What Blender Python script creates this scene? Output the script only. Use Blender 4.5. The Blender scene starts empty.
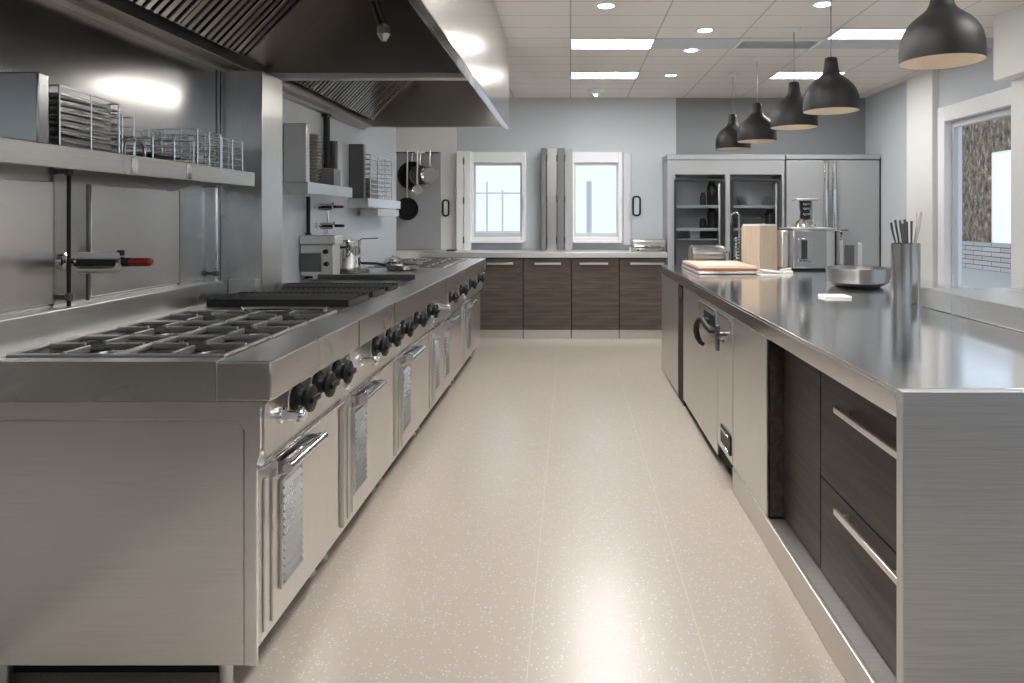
import bpy, bmesh, math, random
from mathutils import Vector, Matrix
random.seed(7)
C = bpy.context.scene.collection
F, VX, VY, H = 700.0, 570.5, 217.5, 1.35          # focal length (px), vanishing point, eye height
def X(px, Y): return (px - VX) * Y / F
def Z(py, Y): return H - (py - VY) * Y / F

# ---------------------------------------------------------------- materials
def nodes(name):
    m = bpy.data.materials.new(name); m.use_nodes = True
    nt = m.node_tree
    return m, nt, nt.nodes['Principled BSDF']
def lin(*c):
    return tuple(((v/255)/12.92 if v/255 <= .04045 else ((v/255+.055)/1.055)**2.4) for v in c) + (1,)
def plain(name, col, rough=.5, metal=0, spec=.5, coat=0):
    m, nt, b = nodes(name)
    b.inputs['Base Color'].default_value = col; b.inputs['Roughness'].default_value = rough
    b.inputs['Metallic'].default_value = metal; b.inputs['Specular IOR Level'].default_value = spec
    b.inputs['Coat Weight'].default_value = coat
    # faint grain so that nothing is dead flat
    tc = nt.nodes.new('ShaderNodeTexCoord'); n = nt.nodes.new('ShaderNodeTexNoise'); n.inputs['Scale'].default_value = 60
    bp = nt.nodes.new('ShaderNodeBump'); bp.inputs['Strength'].default_value = .02; bp.inputs['Distance'].default_value = .01
    nt.links.new(tc.outputs['Object'], n.inputs['Vector']); nt.links.new(n.outputs['Fac'], bp.inputs['Height'])
    nt.links.new(bp.outputs['Normal'], b.inputs['Normal'])
    return m
def steel(name, v=.6, rough=.28, grain='x', bump=.006, tint=(1, .985, .96), streak=.08, smudge=.008):
    """brushed stainless: grain = direction the brushing runs"""
    m, nt, b = nodes(name); L = nt.links
    b.inputs['Metallic'].default_value = 1
    tc = nt.nodes.new('ShaderNodeTexCoord'); mp = nt.nodes.new('ShaderNodeMapping')
    s = {'x': (5, 300, 300), 'y': (300, 5, 300), 'z': (300, 300, 5)}[grain]
    mp.inputs['Scale'].default_value = s
    n = nt.nodes.new('ShaderNodeTexNoise'); n.inputs['Scale'].default_value = 1; n.inputs['Detail'].default_value = 3
    L.new(tc.outputs['Object'], mp.inputs['Vector']); L.new(mp.outputs['Vector'], n.inputs['Vector'])
    n2 = nt.nodes.new('ShaderNodeTexNoise'); n2.inputs['Scale'].default_value = 3.0; n2.inputs['Detail'].default_value = 1
    L.new(tc.outputs['Object'], n2.inputs['Vector'])
    cr = nt.nodes.new('ShaderNodeMapRange'); cr.inputs['From Min'].default_value = .3; cr.inputs['From Max'].default_value = .7
    cr.inputs['To Min'].default_value = v*(1-streak); cr.inputs['To Max'].default_value = v*(1+streak)
    L.new(n.outputs['Fac'], cr.inputs['Value'])
    mx = nt.nodes.new('ShaderNodeMix'); mx.data_type = 'RGBA'; mx.blend_type = 'MULTIPLY'; mx.inputs['Factor'].default_value = 1
    L.new(cr.outputs['Result'], mx.inputs['A']); mx.inputs['B'].default_value = tint + (1,)
    L.new(mx.outputs['Result'], b.inputs['Base Color'])
    rr = nt.nodes.new('ShaderNodeMapRange'); rr.inputs['From Min'].default_value = .3; rr.inputs['From Max'].default_value = .7
    rr.inputs['To Min'].default_value = max(.02, rough-smudge); rr.inputs['To Max'].default_value = rough+smudge
    L.new(n2.outputs['Fac'], rr.inputs['Value']); L.new(rr.outputs['Result'], b.inputs['Roughness'])
    bp = nt.nodes.new('ShaderNodeBump'); bp.inputs['Strength'].default_value = bump; bp.inputs['Distance'].default_value = .002
    L.new(n.outputs['Fac'], bp.inputs['Height']); L.new(bp.outputs['Normal'], b.inputs['Normal'])
    return m
def wood(name, a, b_, grain='y', rough=.42):
    m, nt, b = nodes(name); L = nt.links
    tc = nt.nodes.new('ShaderNodeTexCoord'); mp = nt.nodes.new('ShaderNodeMapping')
    mp.inputs['Scale'].default_value = {'x': (2.2, 40, 40), 'y': (40, 2.2, 40), 'z': (40, 40, 2.2)}[grain]
    n = nt.nodes.new('ShaderNodeTexNoise'); n.inputs['Scale'].default_value = 1; n.inputs['Detail'].default_value = 6; n.inputs['Distortion'].default_value = .6
    L.new(tc.outputs['Object'], mp.inputs['Vector']); L.new(mp.outputs['Vector'], n.inputs['Vector'])
    r = nt.nodes.new('ShaderNodeValToRGB'); r.color_ramp.elements[0].position = .32; r.color_ramp.elements[1].position = .7
    r.color_ramp.elements[0].color = a; r.color_ramp.elements[1].color = b_
    L.new(n.outputs['Fac'], r.inputs['Fac']); L.new(r.outputs['Color'], b.inputs['Base Color'])
    b.inputs['Roughness'].default_value = rough; b.inputs['Specular IOR Level'].default_value = .22
    bp = nt.nodes.new('ShaderNodeBump'); bp.inputs['Strength'].default_value = .12; bp.inputs['Distance'].default_value = .004
    L.new(n.outputs['Fac'], bp.inputs['Height']); L.new(bp.outputs['Normal'], b.inputs['Normal'])
    return m
def emit(name, col, s):
    m, nt, b = nodes(name)
    b.inputs['Base Color'].default_value = (.8, .8, .8, 1)
    b.inputs['Emission Color'].default_value = col; b.inputs['Emission Strength'].default_value = s
    return m
def glass(name, tint=(.96, .98, 1, 1), gloss=.12):
    m, nt, b = nodes(name); L = nt.links
    nt.nodes.remove(b); out = nt.nodes['Material Output']
    t = nt.nodes.new('ShaderNodeBsdfTransparent'); t.inputs['Color'].default_value = tint
    g = nt.nodes.new('ShaderNodeBsdfGlossy'); g.inputs['Roughness'].default_value = .02
    mx = nt.nodes.new('ShaderNodeMixShader'); fr = nt.nodes.new('ShaderNodeLayerWeight'); fr.inputs['Blend'].default_value = gloss
    L.new(fr.outputs['Fresnel'], mx.inputs['Fac']); L.new(t.outputs[0], mx.inputs[1]); L.new(g.outputs[0], mx.inputs[2])
    L.new(mx.outputs[0], out.inputs['Surface'])
    return m
def floor_mat():
    m, nt, b = nodes('speckled_vinyl'); L = nt.links
    tc = nt.nodes.new('ShaderNodeTexCoord')
    def flecks(scale, t, col, prev):
        v = nt.nodes.new('ShaderNodeTexVoronoi'); v.inputs['Scale'].default_value = scale; v.inputs['Randomness'].default_value = 1
        L.new(tc.outputs['Object'], v.inputs['Vector'])
        lt = nt.nodes.new('ShaderNodeMath'); lt.operation = 'LESS_THAN'; lt.inputs[1].default_value = t
        L.new(v.outputs['Distance'], lt.inputs[0])
        sp = nt.nodes.new('ShaderNodeSeparateColor'); L.new(v.outputs['Color'], sp.inputs[0])
        g = nt.nodes.new('ShaderNodeMath'); g.operation = 'GREATER_THAN'; g.inputs[1].default_value = .35; L.new(sp.outputs[0], g.inputs[0])
        ml = nt.nodes.new('ShaderNodeMath'); ml.operation = 'MULTIPLY'; L.new(lt.outputs[0], ml.inputs[0]); L.new(g.outputs[0], ml.inputs[1])
        mx = nt.nodes.new('ShaderNodeMix'); mx.data_type = 'RGBA'
        L.new(ml.outputs[0], mx.inputs['Factor']); mx.inputs['B'].default_value = col
        if prev is None: mx.inputs['A'].default_value = lin(172, 161, 150)
        else: L.new(prev, mx.inputs['A'])
        return mx.outputs['Result']
    c = flecks(55, .17, lin(192, 188, 184), None)
    c = flecks(62, .19, lin(178, 190, 208), c)
    c = flecks(85, .2, lin(170, 155, 138), c)
    # welded seams running down the aisle
    sx = nt.nodes.new('ShaderNodeSeparateXYZ'); L.new(tc.outputs['Object'], sx.inputs[0])
    prev = None
    for x0 in (-.128, .416):
        a = nt.nodes.new('ShaderNodeMath'); a.operation = 'SUBTRACT'; a.inputs[1].default_value = x0; L.new(sx.outputs['X'], a.inputs[0])
        ab = nt.nodes.new('ShaderNodeMath'); ab.operation = 'ABSOLUTE'; L.new(a.outputs[0], ab.inputs[0])
        lt = nt.nodes.new('ShaderNodeMath'); lt.operation = 'LESS_THAN'; lt.inputs[1].default_value = .0016; L.new(ab.outputs[0], lt.inputs[0])
        if prev is None: prev = lt.outputs[0]
        else:
            ad = nt.nodes.new('ShaderNodeMath'); ad.operation = 'ADD'; L.new(prev, ad.inputs[0]); L.new(lt.outputs[0], ad.inputs[1]); prev = ad.outputs[0]
    mx = nt.nodes.new('ShaderNodeMix'); mx.data_type = 'RGBA'; L.new(prev, mx.inputs['Factor'])
    L.new(c, mx.inputs['A']); mx.inputs['B'].default_value = lin(184, 175, 165)
    L.new(mx.outputs['Result'], b.inputs['Base Color'])
    b.inputs['Roughness'].default_value = .27; b.inputs['Specular IOR Level'].default_value = .85
    n = nt.nodes.new('ShaderNodeTexNoise'); n.inputs['Scale'].default_value = 90; L.new(tc.outputs['Object'], n.inputs['Vector'])
    bp = nt.nodes.new('ShaderNodeBump'); bp.inputs['Strength'].default_value = .03; bp.inputs['Distance'].default_value = .002
    L.new(n.outputs['Fac'], bp.inputs['Height']); L.new(bp.outputs['Normal'], b.inputs['Normal'])
    return m
TX, TY, TY0 = .69, .322, 5.70                      # ceiling tile module
def ceiling_mat():
    m, nt, b = nodes('ceiling_tiles'); L = nt.links
    tc = nt.nodes.new('ShaderNodeTexCoord'); sx = nt.nodes.new('ShaderNodeSeparateXYZ'); L.new(tc.outputs['Object'], sx.inputs[0])
    outs = []
    for ax, mod, off in (('X', TX, 0), ('Y', TY, TY0)):
        a = nt.nodes.new('ShaderNodeMath'); a.operation = 'SUBTRACT'; a.inputs[1].default_value = off - 20*mod; L.new(sx.outputs[ax], a.inputs[0])
        p = nt.nodes.new('ShaderNodeMath'); p.operation = 'PINGPONG'; p.inputs[1].default_value = mod/2; L.new(a.outputs[0], p.inputs[0])
        lt = nt.nodes.new('ShaderNodeMath'); lt.operation = 'LESS_THAN'; lt.inputs[1].default_value = .006 if ax == 'X' else .005; L.new(p.outputs[0], lt.inputs[0])
        outs.append(lt.outputs[0])
    mxx = nt.nodes.new('ShaderNodeMath'); mxx.operation = 'MAXIMUM'; L.new(outs[0], mxx.inputs[0]); L.new(outs[1], mxx.inputs[1])
    mx = nt.nodes.new('ShaderNodeMix'); mx.data_type = 'RGBA'; L.new(mxx.outputs[0], mx.inputs['Factor'])
    mx.inputs['A'].default_value = lin(228, 223, 216); mx.inputs['B'].default_value = lin(184, 179, 172)
    L.new(mx.outputs['Result'], b.inputs['Base Color']); b.inputs['Roughness'].default_value = .75
    bp = nt.nodes.new('ShaderNodeBump'); bp.invert = True; bp.inputs['Strength'].default_value = .4; bp.inputs['Distance'].default_value = .01
    L.new(mxx.outputs[0], bp.inputs['Height']); L.new(bp.outputs['Normal'], b.inputs['Normal'])
    return m
def brick_mat():
    m, nt, b = nodes('pale_brick'); L = nt.links
    tc = nt.nodes.new('ShaderNodeTexCoord'); mp = nt.nodes.new('ShaderNodeMapping'); mp.inputs['Rotation'].default_value = (math.pi/2, 0, math.pi/2)
    sx = nt.nodes.new('ShaderNodeSeparateXYZ'); cb = nt.nodes.new('ShaderNodeCombineXYZ')
    L.new(tc.outputs['Object'], sx.inputs[0]); L.new(sx.outputs['Y'], cb.inputs['X']); L.new(sx.outputs['Z'], cb.inputs['Y'])
    t = nt.nodes.new('ShaderNodeTexBrick'); t.inputs['Scale'].default_value = 1; t.inputs['Brick Width'].default_value = .8; t.inputs['Row Height'].default_value = .125
    t.inputs['Mortar Size'].default_value = .012
    t.inputs['Color1'].default_value = lin(206, 202, 198); t.inputs['Color2'].default_value = lin(190, 184, 178); t.inputs['Mortar'].default_value = lin(120, 108, 96)
    L.new(cb.outputs[0], t.inputs['Vector']); L.new(t.outputs['Color'], b.inputs['Base Color']); b.inputs['Roughness'].default_value = .9
    return m
def mottled_mat():
    m, nt, b = nodes('mottled_stone'); L = nt.links
    tc = nt.nodes.new('ShaderNodeTexCoord')
    mp = nt.nodes.new('ShaderNodeMapping'); mp.inputs['Scale'].default_value = (5, 5, 2.8); L.new(tc.outputs['Object'], mp.inputs['Vector'])
    v = nt.nodes.new('ShaderNodeTexNoise'); v.inputs['Scale'].default_value = 1.6; v.inputs['Detail'].default_value = 8; v.inputs['Roughness'].default_value = .75; v.inputs['Distortion'].default_value = .35
    L.new(mp.outputs[0], v.inputs['Vector'])
    r = nt.nodes.new('ShaderNodeValToRGB'); e = r.color_ramp.elements
    e[0].position = .36; e[0].color = lin(58, 54, 50); e[1].position = .66; e[1].color = lin(205, 196, 186)
    k = e.new(.47); k.color = lin(118, 108, 98); k = e.new(.55); k.color = lin(156, 134, 106)
    L.new(v.outputs['Fac'], r.inputs['Fac']); L.new(r.outputs['Color'], b.inputs['Base Color']); b.inputs['Roughness'].default_value = .95
    bp = nt.nodes.new('ShaderNodeBump'); bp.inputs['Strength'].default_value = .6; L.new(v.outputs['Fac'], bp.inputs['Height']); L.new(bp.outputs['Normal'], b.inputs['Normal'])
    return m

M = dict(
    steel_x=steel('brushed_steel_x', .66, .3, 'x', bump=.004),
    steel_y=steel('brushed_steel_y', .66, .28, 'y', streak=.05, bump=.004),
    steel_z=steel('brushed_steel_z', .64, .28, 'z', streak=.06, bump=.004),
    lower_steel=steel('splash_sheet_steel', .90, .24, 'z', bump=.002, streak=.03),
    wall_steel=steel('wall_sheet_steel', .68, .2, 'z', bump=.002, streak=.03),
    end_steel=steel('end_sheet_steel', .66, .4, 'x', bump=.22, streak=.10, tint=(.97, .985, 1)),
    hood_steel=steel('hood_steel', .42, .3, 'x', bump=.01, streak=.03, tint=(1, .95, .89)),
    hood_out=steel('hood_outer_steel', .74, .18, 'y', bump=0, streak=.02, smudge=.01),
    top_steel=steel('island_top_steel', .86, .13, 'x', bump=0, streak=.05, tint=(.985, .99, 1), smudge=.01),
    door_steel=steel('door_steel', .72, .34, 'z', bump=.006, streak=.05, tint=(1, .97, .93)),
    fridge_steel=plain('fridge_steel', lin(160, 162, 164), .5, 0, .4),
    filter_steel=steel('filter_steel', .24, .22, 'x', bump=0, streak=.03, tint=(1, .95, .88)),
    dish_steel=steel('dish_steel', .3, .3, 'x', bump=0, streak=.03),
    machine=steel('machine_steel', .4, .34, 'z', bump=.01, streak=.03),
    panel_steel=steel('side_panel_steel', .88, .25, 'x', bump=.004, streak=.04, tint=(1, .965, .94)),
    chrome=plain('chrome', (.78, .78, .78, 1), .07, 1),
    wire=plain('chromed_wire', (.66, .65, .63, 1), .18, 1),
    dark_steel=plain('darkened_steel', (.16, .155, .15, 1), .3, 1),
    burnt_steel=steel('well_steel', .55, .3, 'x'),
    iron=plain('cast_iron', (.010, .0095, .0095, 1), .62, 0, .3),
    grate=plain('grate_iron', (.52, .51, .49, 1), .33, 1, .5),
    black=plain('black_plastic', (.009, .009, .0095, 1), .42, 0, .3),
    black_gap=plain('black_void', (.006, .006, .006, 1), .8),
    gasket=plain('dark_gasket', (.015, .015, .016, 1), .4),
    red=plain('red_grip', (.2, .007, .007, 1), .5),
    wood_y=wood('dark_oak_y', lin(44, 39, 36), lin(72, 64, 59), 'y'),
    wood_x=wood('dark_oak_x', lin(68, 60, 55), lin(100, 90, 82), 'x'),
    plinth=steel('plinth_steel', .66, .38, 'x', tint=(1, .95, .9)),
    handle=plain('satin_handle', (.75, .73, .7, 1), .3, 1),
    wall=plain('grey_paint', lin(196, 201, 206), .7, 0, .3),
    wall_dark=plain('mid_grey_wall', lin(142, 144, 147), .7, 0, .3),
    far_wall=plain('far_sheet_metal', lin(186, 190, 194), .36, .3),
    white=plain('white_paint', lin(232, 232, 230), .6, 0, .3),
    white_gloss=plain('white_lacquer', lin(236, 238, 239), .3),
    pale_steel=steel('pale_steel', .74, .4, 'z', bump=.02, streak=.03),
    frame=plain('pale_grey_frame', lin(205, 208, 211), .4),
    frame_dark=plain('grey_frame', lin(112, 112, 112), .4),
    glass=glass('window_glass', (.97, .985, 1, 1), .08),
    door_glass=glass('fridge_glass', (.9, .91, .92, 1), .2),
    floor=floor_mat(), ceiling=ceiling_mat(), brick=brick_mat(), mottled=mottled_mat(),
    light=emit('lit_diffuser', (1, .985, .965, 1), 34),
    light_dim=emit('lit_diffuser_low', (1, .93, .85, 1), 3),
    cooler_fill=emit('added_cooler_glow', (.95, .98, 1, 1), 7),
    added_light=emit('added_diffuser', (1, .985, .965, 1), 33), 
    spot=emit('lit_lens', (1, .97, .93, 1), 25),
    hood_lamp=emit('lit_hood_tube', (1, .96, .91, 1), 15),
    shade=plain('black_enamel', (.011, .0105, .0105, 1), .5, 0, .3),
    lining=plain('cream_lining', lin(246, 232, 212), .5),
    bulb=plain('frosted_bulb', lin(235, 228, 215), .4),
    board=wood('board_wood', lin(206, 188, 164), lin(222, 208, 188), 'x', .5),
    board_edge=plain('red_brown_edge', lin(142, 84, 60), .5),
    carton=wood('pale_beech', lin(186, 168, 147), lin(200, 184, 164), 'z', .55),
    paper=plain('white_paper', lin(222, 220, 215), .7),
    porcelain=plain('white_porcelain', lin(226, 224, 220), .2),
    plate_grey=plain('grey_glaze', lin(160, 156, 150), .3),
    fridge_in=plain('cooler_lining', lin(190, 190, 190), .5),
    bottle=plain('dark_bottle', lin(52, 50, 48), .2),
    jar=plain('grey_tub', lin(120, 118, 115), .4),
    concrete=plain('outside_paving', lin(190, 190, 190), .9),
    sky_sheen_pane=emit('sky_sheen_pane', (.86, .93, 1, 1), .45),
    bin_steel=steel('bin_steel', .42, .2, 'z', bump=0, streak=.05),
    post=plain('grey_post', lin(236, 238, 240), .5),
    orange=plain('copper_edge', lin(176, 112, 66), .4),
)

# ---------------------------------------------------------------- mesh building
class MB:
    def __init__(s): s.bm = bmesh.new(); s.round = False
    def box(s, x0, x1, y0, y1, z0, z1, bev=0, seg=2, rot=None, piv=None):
        x0, x1 = sorted((x0, x1)); y0, y1 = sorted((y0, y1)); z0, z1 = sorted((z0, z1))
        v = [s.bm.verts.new(p) for p in ((x0,y0,z0),(x1,y0,z0),(x1,y1,z0),(x0,y1,z0),(x0,y0,z1),(x1,y0,z1),(x1,y1,z1),(x0,y1,z1))]
        fs = [s.bm.faces.new([v[i] for i in f]) for f in ((0,3,2,1),(4,5,6,7),(0,1,5,4),(1,2,6,5),(2,3,7,6),(3,0,4,7))]
        if bev:
            bev = min(bev, .45*min(x1-x0, y1-y0, z1-z0))
            es = list({e for f in fs for e in f.edges})
            r = bmesh.ops.bevel(s.bm, geom=es, offset=bev, segments=seg, affect='EDGES', profile=.5)
            v = list({w for f in r['faces'] for w in f.verts} | {w for w in v if w.is_valid})
        if rot is not None:
            p = Vector(piv if piv is not None else ((x0+x1)/2, (y0+y1)/2, (z0+z1)/2))
            bmesh.ops.rotate(s.bm, verts=v, cent=p, matrix=rot)
        return s
    def ring(s, cen, ax, ay, r, n):
        return [s.bm.verts.new(cen + (ax*math.cos(2*math.pi*i/n) + ay*math.sin(2*math.pi*i/n))*r) for i in range(n)]
    def tube(s, pts, r, n=8, cap=True, closed=False):
        s.round = True; pts = [Vector(p) for p in pts]; rs = r if isinstance(r, (list, tuple)) else [r]*len(pts)
        rings = []; up = None; m = len(pts)
        for i, p in enumerate(pts):
            if closed: d = (pts[(i+1) % m] - pts[i-1])
            else: d = (pts[min(i+1, m-1)] - pts[max(i-1, 0)])
            d.normalize()
            if up is None:
                up = Vector((0,0,1)) if abs(d.z) < .9 else Vector((1,0,0))
            a = up - d*up.dot(d)
            if a.length < 1e-4: a = Vector((0,1,0)) - d*d.y
            a.normalize(); b = d.cross(a); up = a
            rings.append(s.ring(p, a, b, rs[i], n))
        for i in range(m if closed else m-1):
            A, B = rings[i], rings[(i+1) % m]
            for k in range(n): s.bm.faces.new((A[k], A[(k+1)%n], B[(k+1)%n], B[k]))
        if cap and not closed:
            s.bm.faces.new(rings[0][::-1]); s.bm.faces.new(rings[-1])
        return s
    def lathe(s, prof, cen=(0,0,0), axis='z', n=32, close=True):
        """prof: (radius, along-axis) pairs"""
        A = {'z': (Vector((1,0,0)), Vector((0,1,0)), Vector((0,0,1))), 'x': (Vector((0,1,0)), Vector((0,0,1)), Vector((1,0,0))),
             'y': (Vector((0,0,1)), Vector((1,0,0)), Vector((0,1,0)))}[axis]
        s.round = True; cen = Vector(cen); rings = []
        for r, h in prof:
            rings.append(s.ring(cen + A[2]*h, A[0], A[1], max(r, .0004), n))
        for P, Q in zip(rings, rings[1:]):
            for k in range(n): s.bm.faces.new((P[k], P[(k+1)%n], Q[(k+1)%n], Q[k]))
        if close:
            s.bm.faces.new(rings[0][::-1]); s.bm.faces.new(rings[-1])
        return s
    def prism(s, poly, axis, a0, a1):
        """poly in the plane normal to axis; 'y': (x,z), 'x': (y,z), 'z': (x,y)"""
        f = {'y': lambda p, a: (p[0], a, p[1]), 'x': lambda p, a: (a, p[0], p[1]), 'z': lambda p, a: (p[0], p[1], a)}[axis]
        A = [s.bm.verts.new(f(p, a0)) for p in poly]; B = [s.bm.verts.new(f(p, a1)) for p in poly]; n = len(poly)
        s.bm.faces.new(A); s.bm.faces.new(B[::-1])
        for i in range(n): s.bm.faces.new((A[i], B[i], B[(i+1)%n], A[(i+1)%n]))
        return s
    def quadgrid(s, P):
        V = [[s.bm.verts.new(p) for p in row] for row in P]
        for i in range(len(V)-1):
            for k in range(len(V[0])-1): s.bm.faces.new((V[i][k], V[i][k+1], V[i+1][k+1], V[i+1][k]))
        return s
    def build(s, name, mat, parent=None, sharp=None):
        bm = s.bm
        if sharp is None: sharp = 28 if s.round else 20
        bmesh.ops.recalc_face_normals(bm, faces=bm.faces[:])
        if parent is None:
            xs = [v.co for v in bm.verts]
            lo = Vector((min(v.x for v in xs), min(v.y for v in xs), min(v.z for v in xs))); hi = Vector((max(v.x for v in xs), max(v.y for v in xs), max(v.z for v in xs)))
            org = Vector(((lo.x+hi.x)/2, (lo.y+hi.y)/2, lo.z))
        else: org = ORG[parent.name]
        for v in bm.verts: v.co -= org
        for f in bm.faces: f.smooth = True
        me = bpy.data.meshes.new(name); bm.to_mesh(me); bm.free()
        me.set_sharp_from_angle(angle=math.radians(sharp))
        me.materials.append(mat)
        o = bpy.data.objects.new(name, me); C.objects.link(o)
        if parent is None: o.location = org
        else: o.parent = parent
        ORG[o.name] = org
        return o
ORG = {}
def thing(name, label, cat, loc, group=None):
    o = bpy.data.objects.new(name, None); C.objects.link(o); o.empty_display_size = .1
    o.location = loc; ORG[o.name] = Vector(loc)
    return tag(o, label, cat, group)
def tag(o, label, cat, group=None):
    o['label'] = label; o['category'] = cat
    if group: o['group'] = group
    return o
def struct(o):
    o['kind'] = 'structure'; return o
def S(name, mat, *boxes, bev=0):
    m = MB()
    for b in boxes: m.box(*b, bev=bev)
    return struct(m.build(name, mat))
def copy_tree(o, loc=None, label=None, parent=None, rotz=None):
    c = o.copy(); C.objects.link(c)
    ORG[c.name] = Vector(loc) if loc is not None else ORG[o.name]
    if parent is not None: c.parent = parent
    if loc is not None: c.location = loc
    if rotz is not None: c.rotation_euler.z = rotz
    if label: c['label'] = label
    for ch in list(o.children):
        copy_tree(ch, None, None, c)
    return c
def rz(a): return Matrix.Rotation(a, 3, 'Z')

# ---------------------------------------------------------------- room shell
XL, XR, YB, YF, CH = -1.75, 3.6, 8.55, -3.2, 2.81
def fl(name, mat, z0, z1):
    m = MB(); m.box(-2.6, XR+.15, YF-.15, YB+.15, z0, z1)
    for v in m.bm.verts: pass
    org = Vector((0, 0, 0)); bmesh.ops.recalc_face_normals(m.bm, faces=m.bm.faces[:])
    me = bpy.data.meshes.new(name); m.bm.to_mesh(me); me.materials.append(mat)
    o = bpy.data.objects.new(name, me); C.objects.link(o); return struct(o)
fl('floor', M['floor'], -.1, 0)
fl('ceiling', M['ceiling'], CH, CH+.1)
W1 = (X(474, YB), X(522, YB), 1.115, 2.015)
W2 = (X(574, YB), X(618, YB), 1.115, 2.015)
dk = X(676, YB)
S('wall_back', M['wall'], (-2.6, W1[0], YB, YB+.15, 0, CH), (W1[0], W1[1], YB, YB+.15, 0, W1[2]), (W1[0], W1[1], YB, YB+.15, W1[3], CH),
  (W1[1], W2[0], YB, YB+.15, 0, CH), (W2[0], W2[1], YB, YB+.15, 0, W2[2]), (W2[0], W2[1], YB, YB+.15, W2[3], CH), (W2[1], dk, YB, YB+.15, 0, CH))
S('wall_back_right', M['wall_dark'], (dk, XR+.15, YB, YB+.15, 0, CH))  # right part of the back wall, a darker grey
S('wall_back_left', M['white'], (-2.6, X(456, YB-.06), YB-.06, YB, 0, CH))
S('wall_left', M['wall_steel'], (XL-.12, XL, YF, 3.6, 0, CH))
S('wall_left_far', M['far_wall'], (XL-.12, XL, 3.6, 7.02, 0, CH))
S('wall_left_alcove', M['white'], (-2.6, -2.5, 7.02, YB, 0, CH))
S('wall_left_return', M['white'], (-2.6, XL-.12, 6.9, 7.02, 0, CH))
fw = (-1.6, 3.4, 1.4, 2.6); rw = (-2.8, 4.2, 1.0, 2.6)  # unseen window openings, added to bring daylight onto ceiling and steel
S('wall_front', M['wood_x'], (-2.6, fw[0], YF-.15, YF, 0, CH), (fw[1], XR+.15, YF-.15, YF, 0, CH), (fw[0], fw[1], YF-.15, YF, 0, fw[2]), (fw[0], fw[1], YF-.15, YF, fw[3], CH))
f = MB(); f.box(fw[0], fw[1], YF-.1, YF-.04, fw[2], fw[2]+.06).box(fw[0], fw[1], YF-.1, YF-.04, fw[3]-.06, fw[3])
for k in range(6):
    x = fw[0]+(fw[1]-fw[0]-.06)*k/5; f.box(x, x+.06, YF-.1, YF-.04, fw[2]+.06, fw[3]-.06)
f = struct(f.build('window_4', M['white_gloss'])); p = MB(); p.box(fw[0]+.06, fw[1]-.06, YF-.074, YF-.066, fw[2]+.06, fw[3]-.06); p.build('pane', M['glass'], f)
f = MB(); f.box(XR+.04, XR+.1, rw[0], rw[1], rw[2], rw[2]+.06).box(XR+.04, XR+.1, rw[0], rw[1], rw[3]-.06, rw[3])
for k in range(7):
    y = rw[0]+(rw[1]-rw[0]-.06)*k/6; f.box(XR+.04, XR+.1, y, y+.06, rw[2]+.06, rw[3]-.06)
f = struct(f.build('window_5', M['white_gloss'])); p = MB(); p.box(XR+.066, XR+.074, rw[0]+.06, rw[1]-.06, rw[2]+.06, rw[3]-.06); p.build('pane', M['glass'], f)
w3 = (5.50, 6.70, .60, 2.31)
S('wall_right', M['wall'], (XR, XR+.15, YF, rw[0], 0, CH), (XR, XR+.15, rw[1], w3[0], 0, CH), (XR, XR+.15, rw[0], rw[1], 0, rw[2]), (XR, XR+.15, rw[0], rw[1], rw[3], CH), (XR, XR+.15, w3[1], YB, 0, CH), (XR, XR+.15, w3[0], w3[1], 0, w3[2]), (XR, XR+.15, w3[0], w3[1], w3[3], CH))
S('pilaster_wall_right', M['white'], (3.535, XR, 6.84, 7.36, 0, CH))
S('pillar_right', M['white'], (X(1011, 5.1), XR, 4.75, 5.1, 0, CH))
S('trim_1', M['white'], (X(993.5, 5.1), X(1011, 5.1)-.002, 4.2, 5.1, 2.345, CH), (X(1011, 5.1)-.002, XR, 4.2, 4.748, 2.345, CH))
# steel pillar that ends the first splash wall
S('pillar_left', M['steel_z'], (XL, X(262, 3.5), 3.5, 3.752, .95, 2.085), bev=.004)

# windows of the back wall
def back_window(i, w, open_leaf):
    x0, x1, z0, z1 = w; f = MB(); t = .05
    y0, y1 = YB-.06, YB+.1
    f.box(x0-t, x0, y0, y1, z0-t, z1+t+.08, .006).box(x1, x1+t, y0, y1, z0-t, z1+t+.08, .006).box(x0, x1, y0, y1, z1, z1+t+.08, .006).box(x0, x1, y0, y1, z0-t, z0, .006)
    w_ = struct(f.build('window_%d' % i, M['white_gloss']))
    g = MB(); b = .022
    g.box(x0, x0+b, YB-.02, YB+.02, z0, z1).box(x1-b, x1, YB-.02, YB+.02, z0, z1).box(x0+b, x1-b, YB-.02, YB+.02, z0, z0+b*2).box(x0+b, x1-b, YB-.02, YB+.02, z1-b*1.4, z1)
    g.build('sash', M['frame'], w_)
    p = MB(); p.box(x0+b, x1-b, YB-.004, YB+.004, z0+b*2, z1-b*1.4); p.build('pane', M['glass'], w_)
    s = MB(); s.box(x0-.03, x1+.03, YB-.13, YB-.06, z0-t-.02, z0-t+.005, .004); s.build('sill', M['white_gloss'], w_)
    h = MB(); hx = x1+.022 if open_leaf is None else x0-.03
    h.box(hx-.009, hx+.009, YB-.085, YB-.06, 1.43, 1.60, .004); h.build('latch', M['pale_steel'], w_)
    return w_
back_window(1, W1, None); back_window(2, W2, 1)

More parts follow.
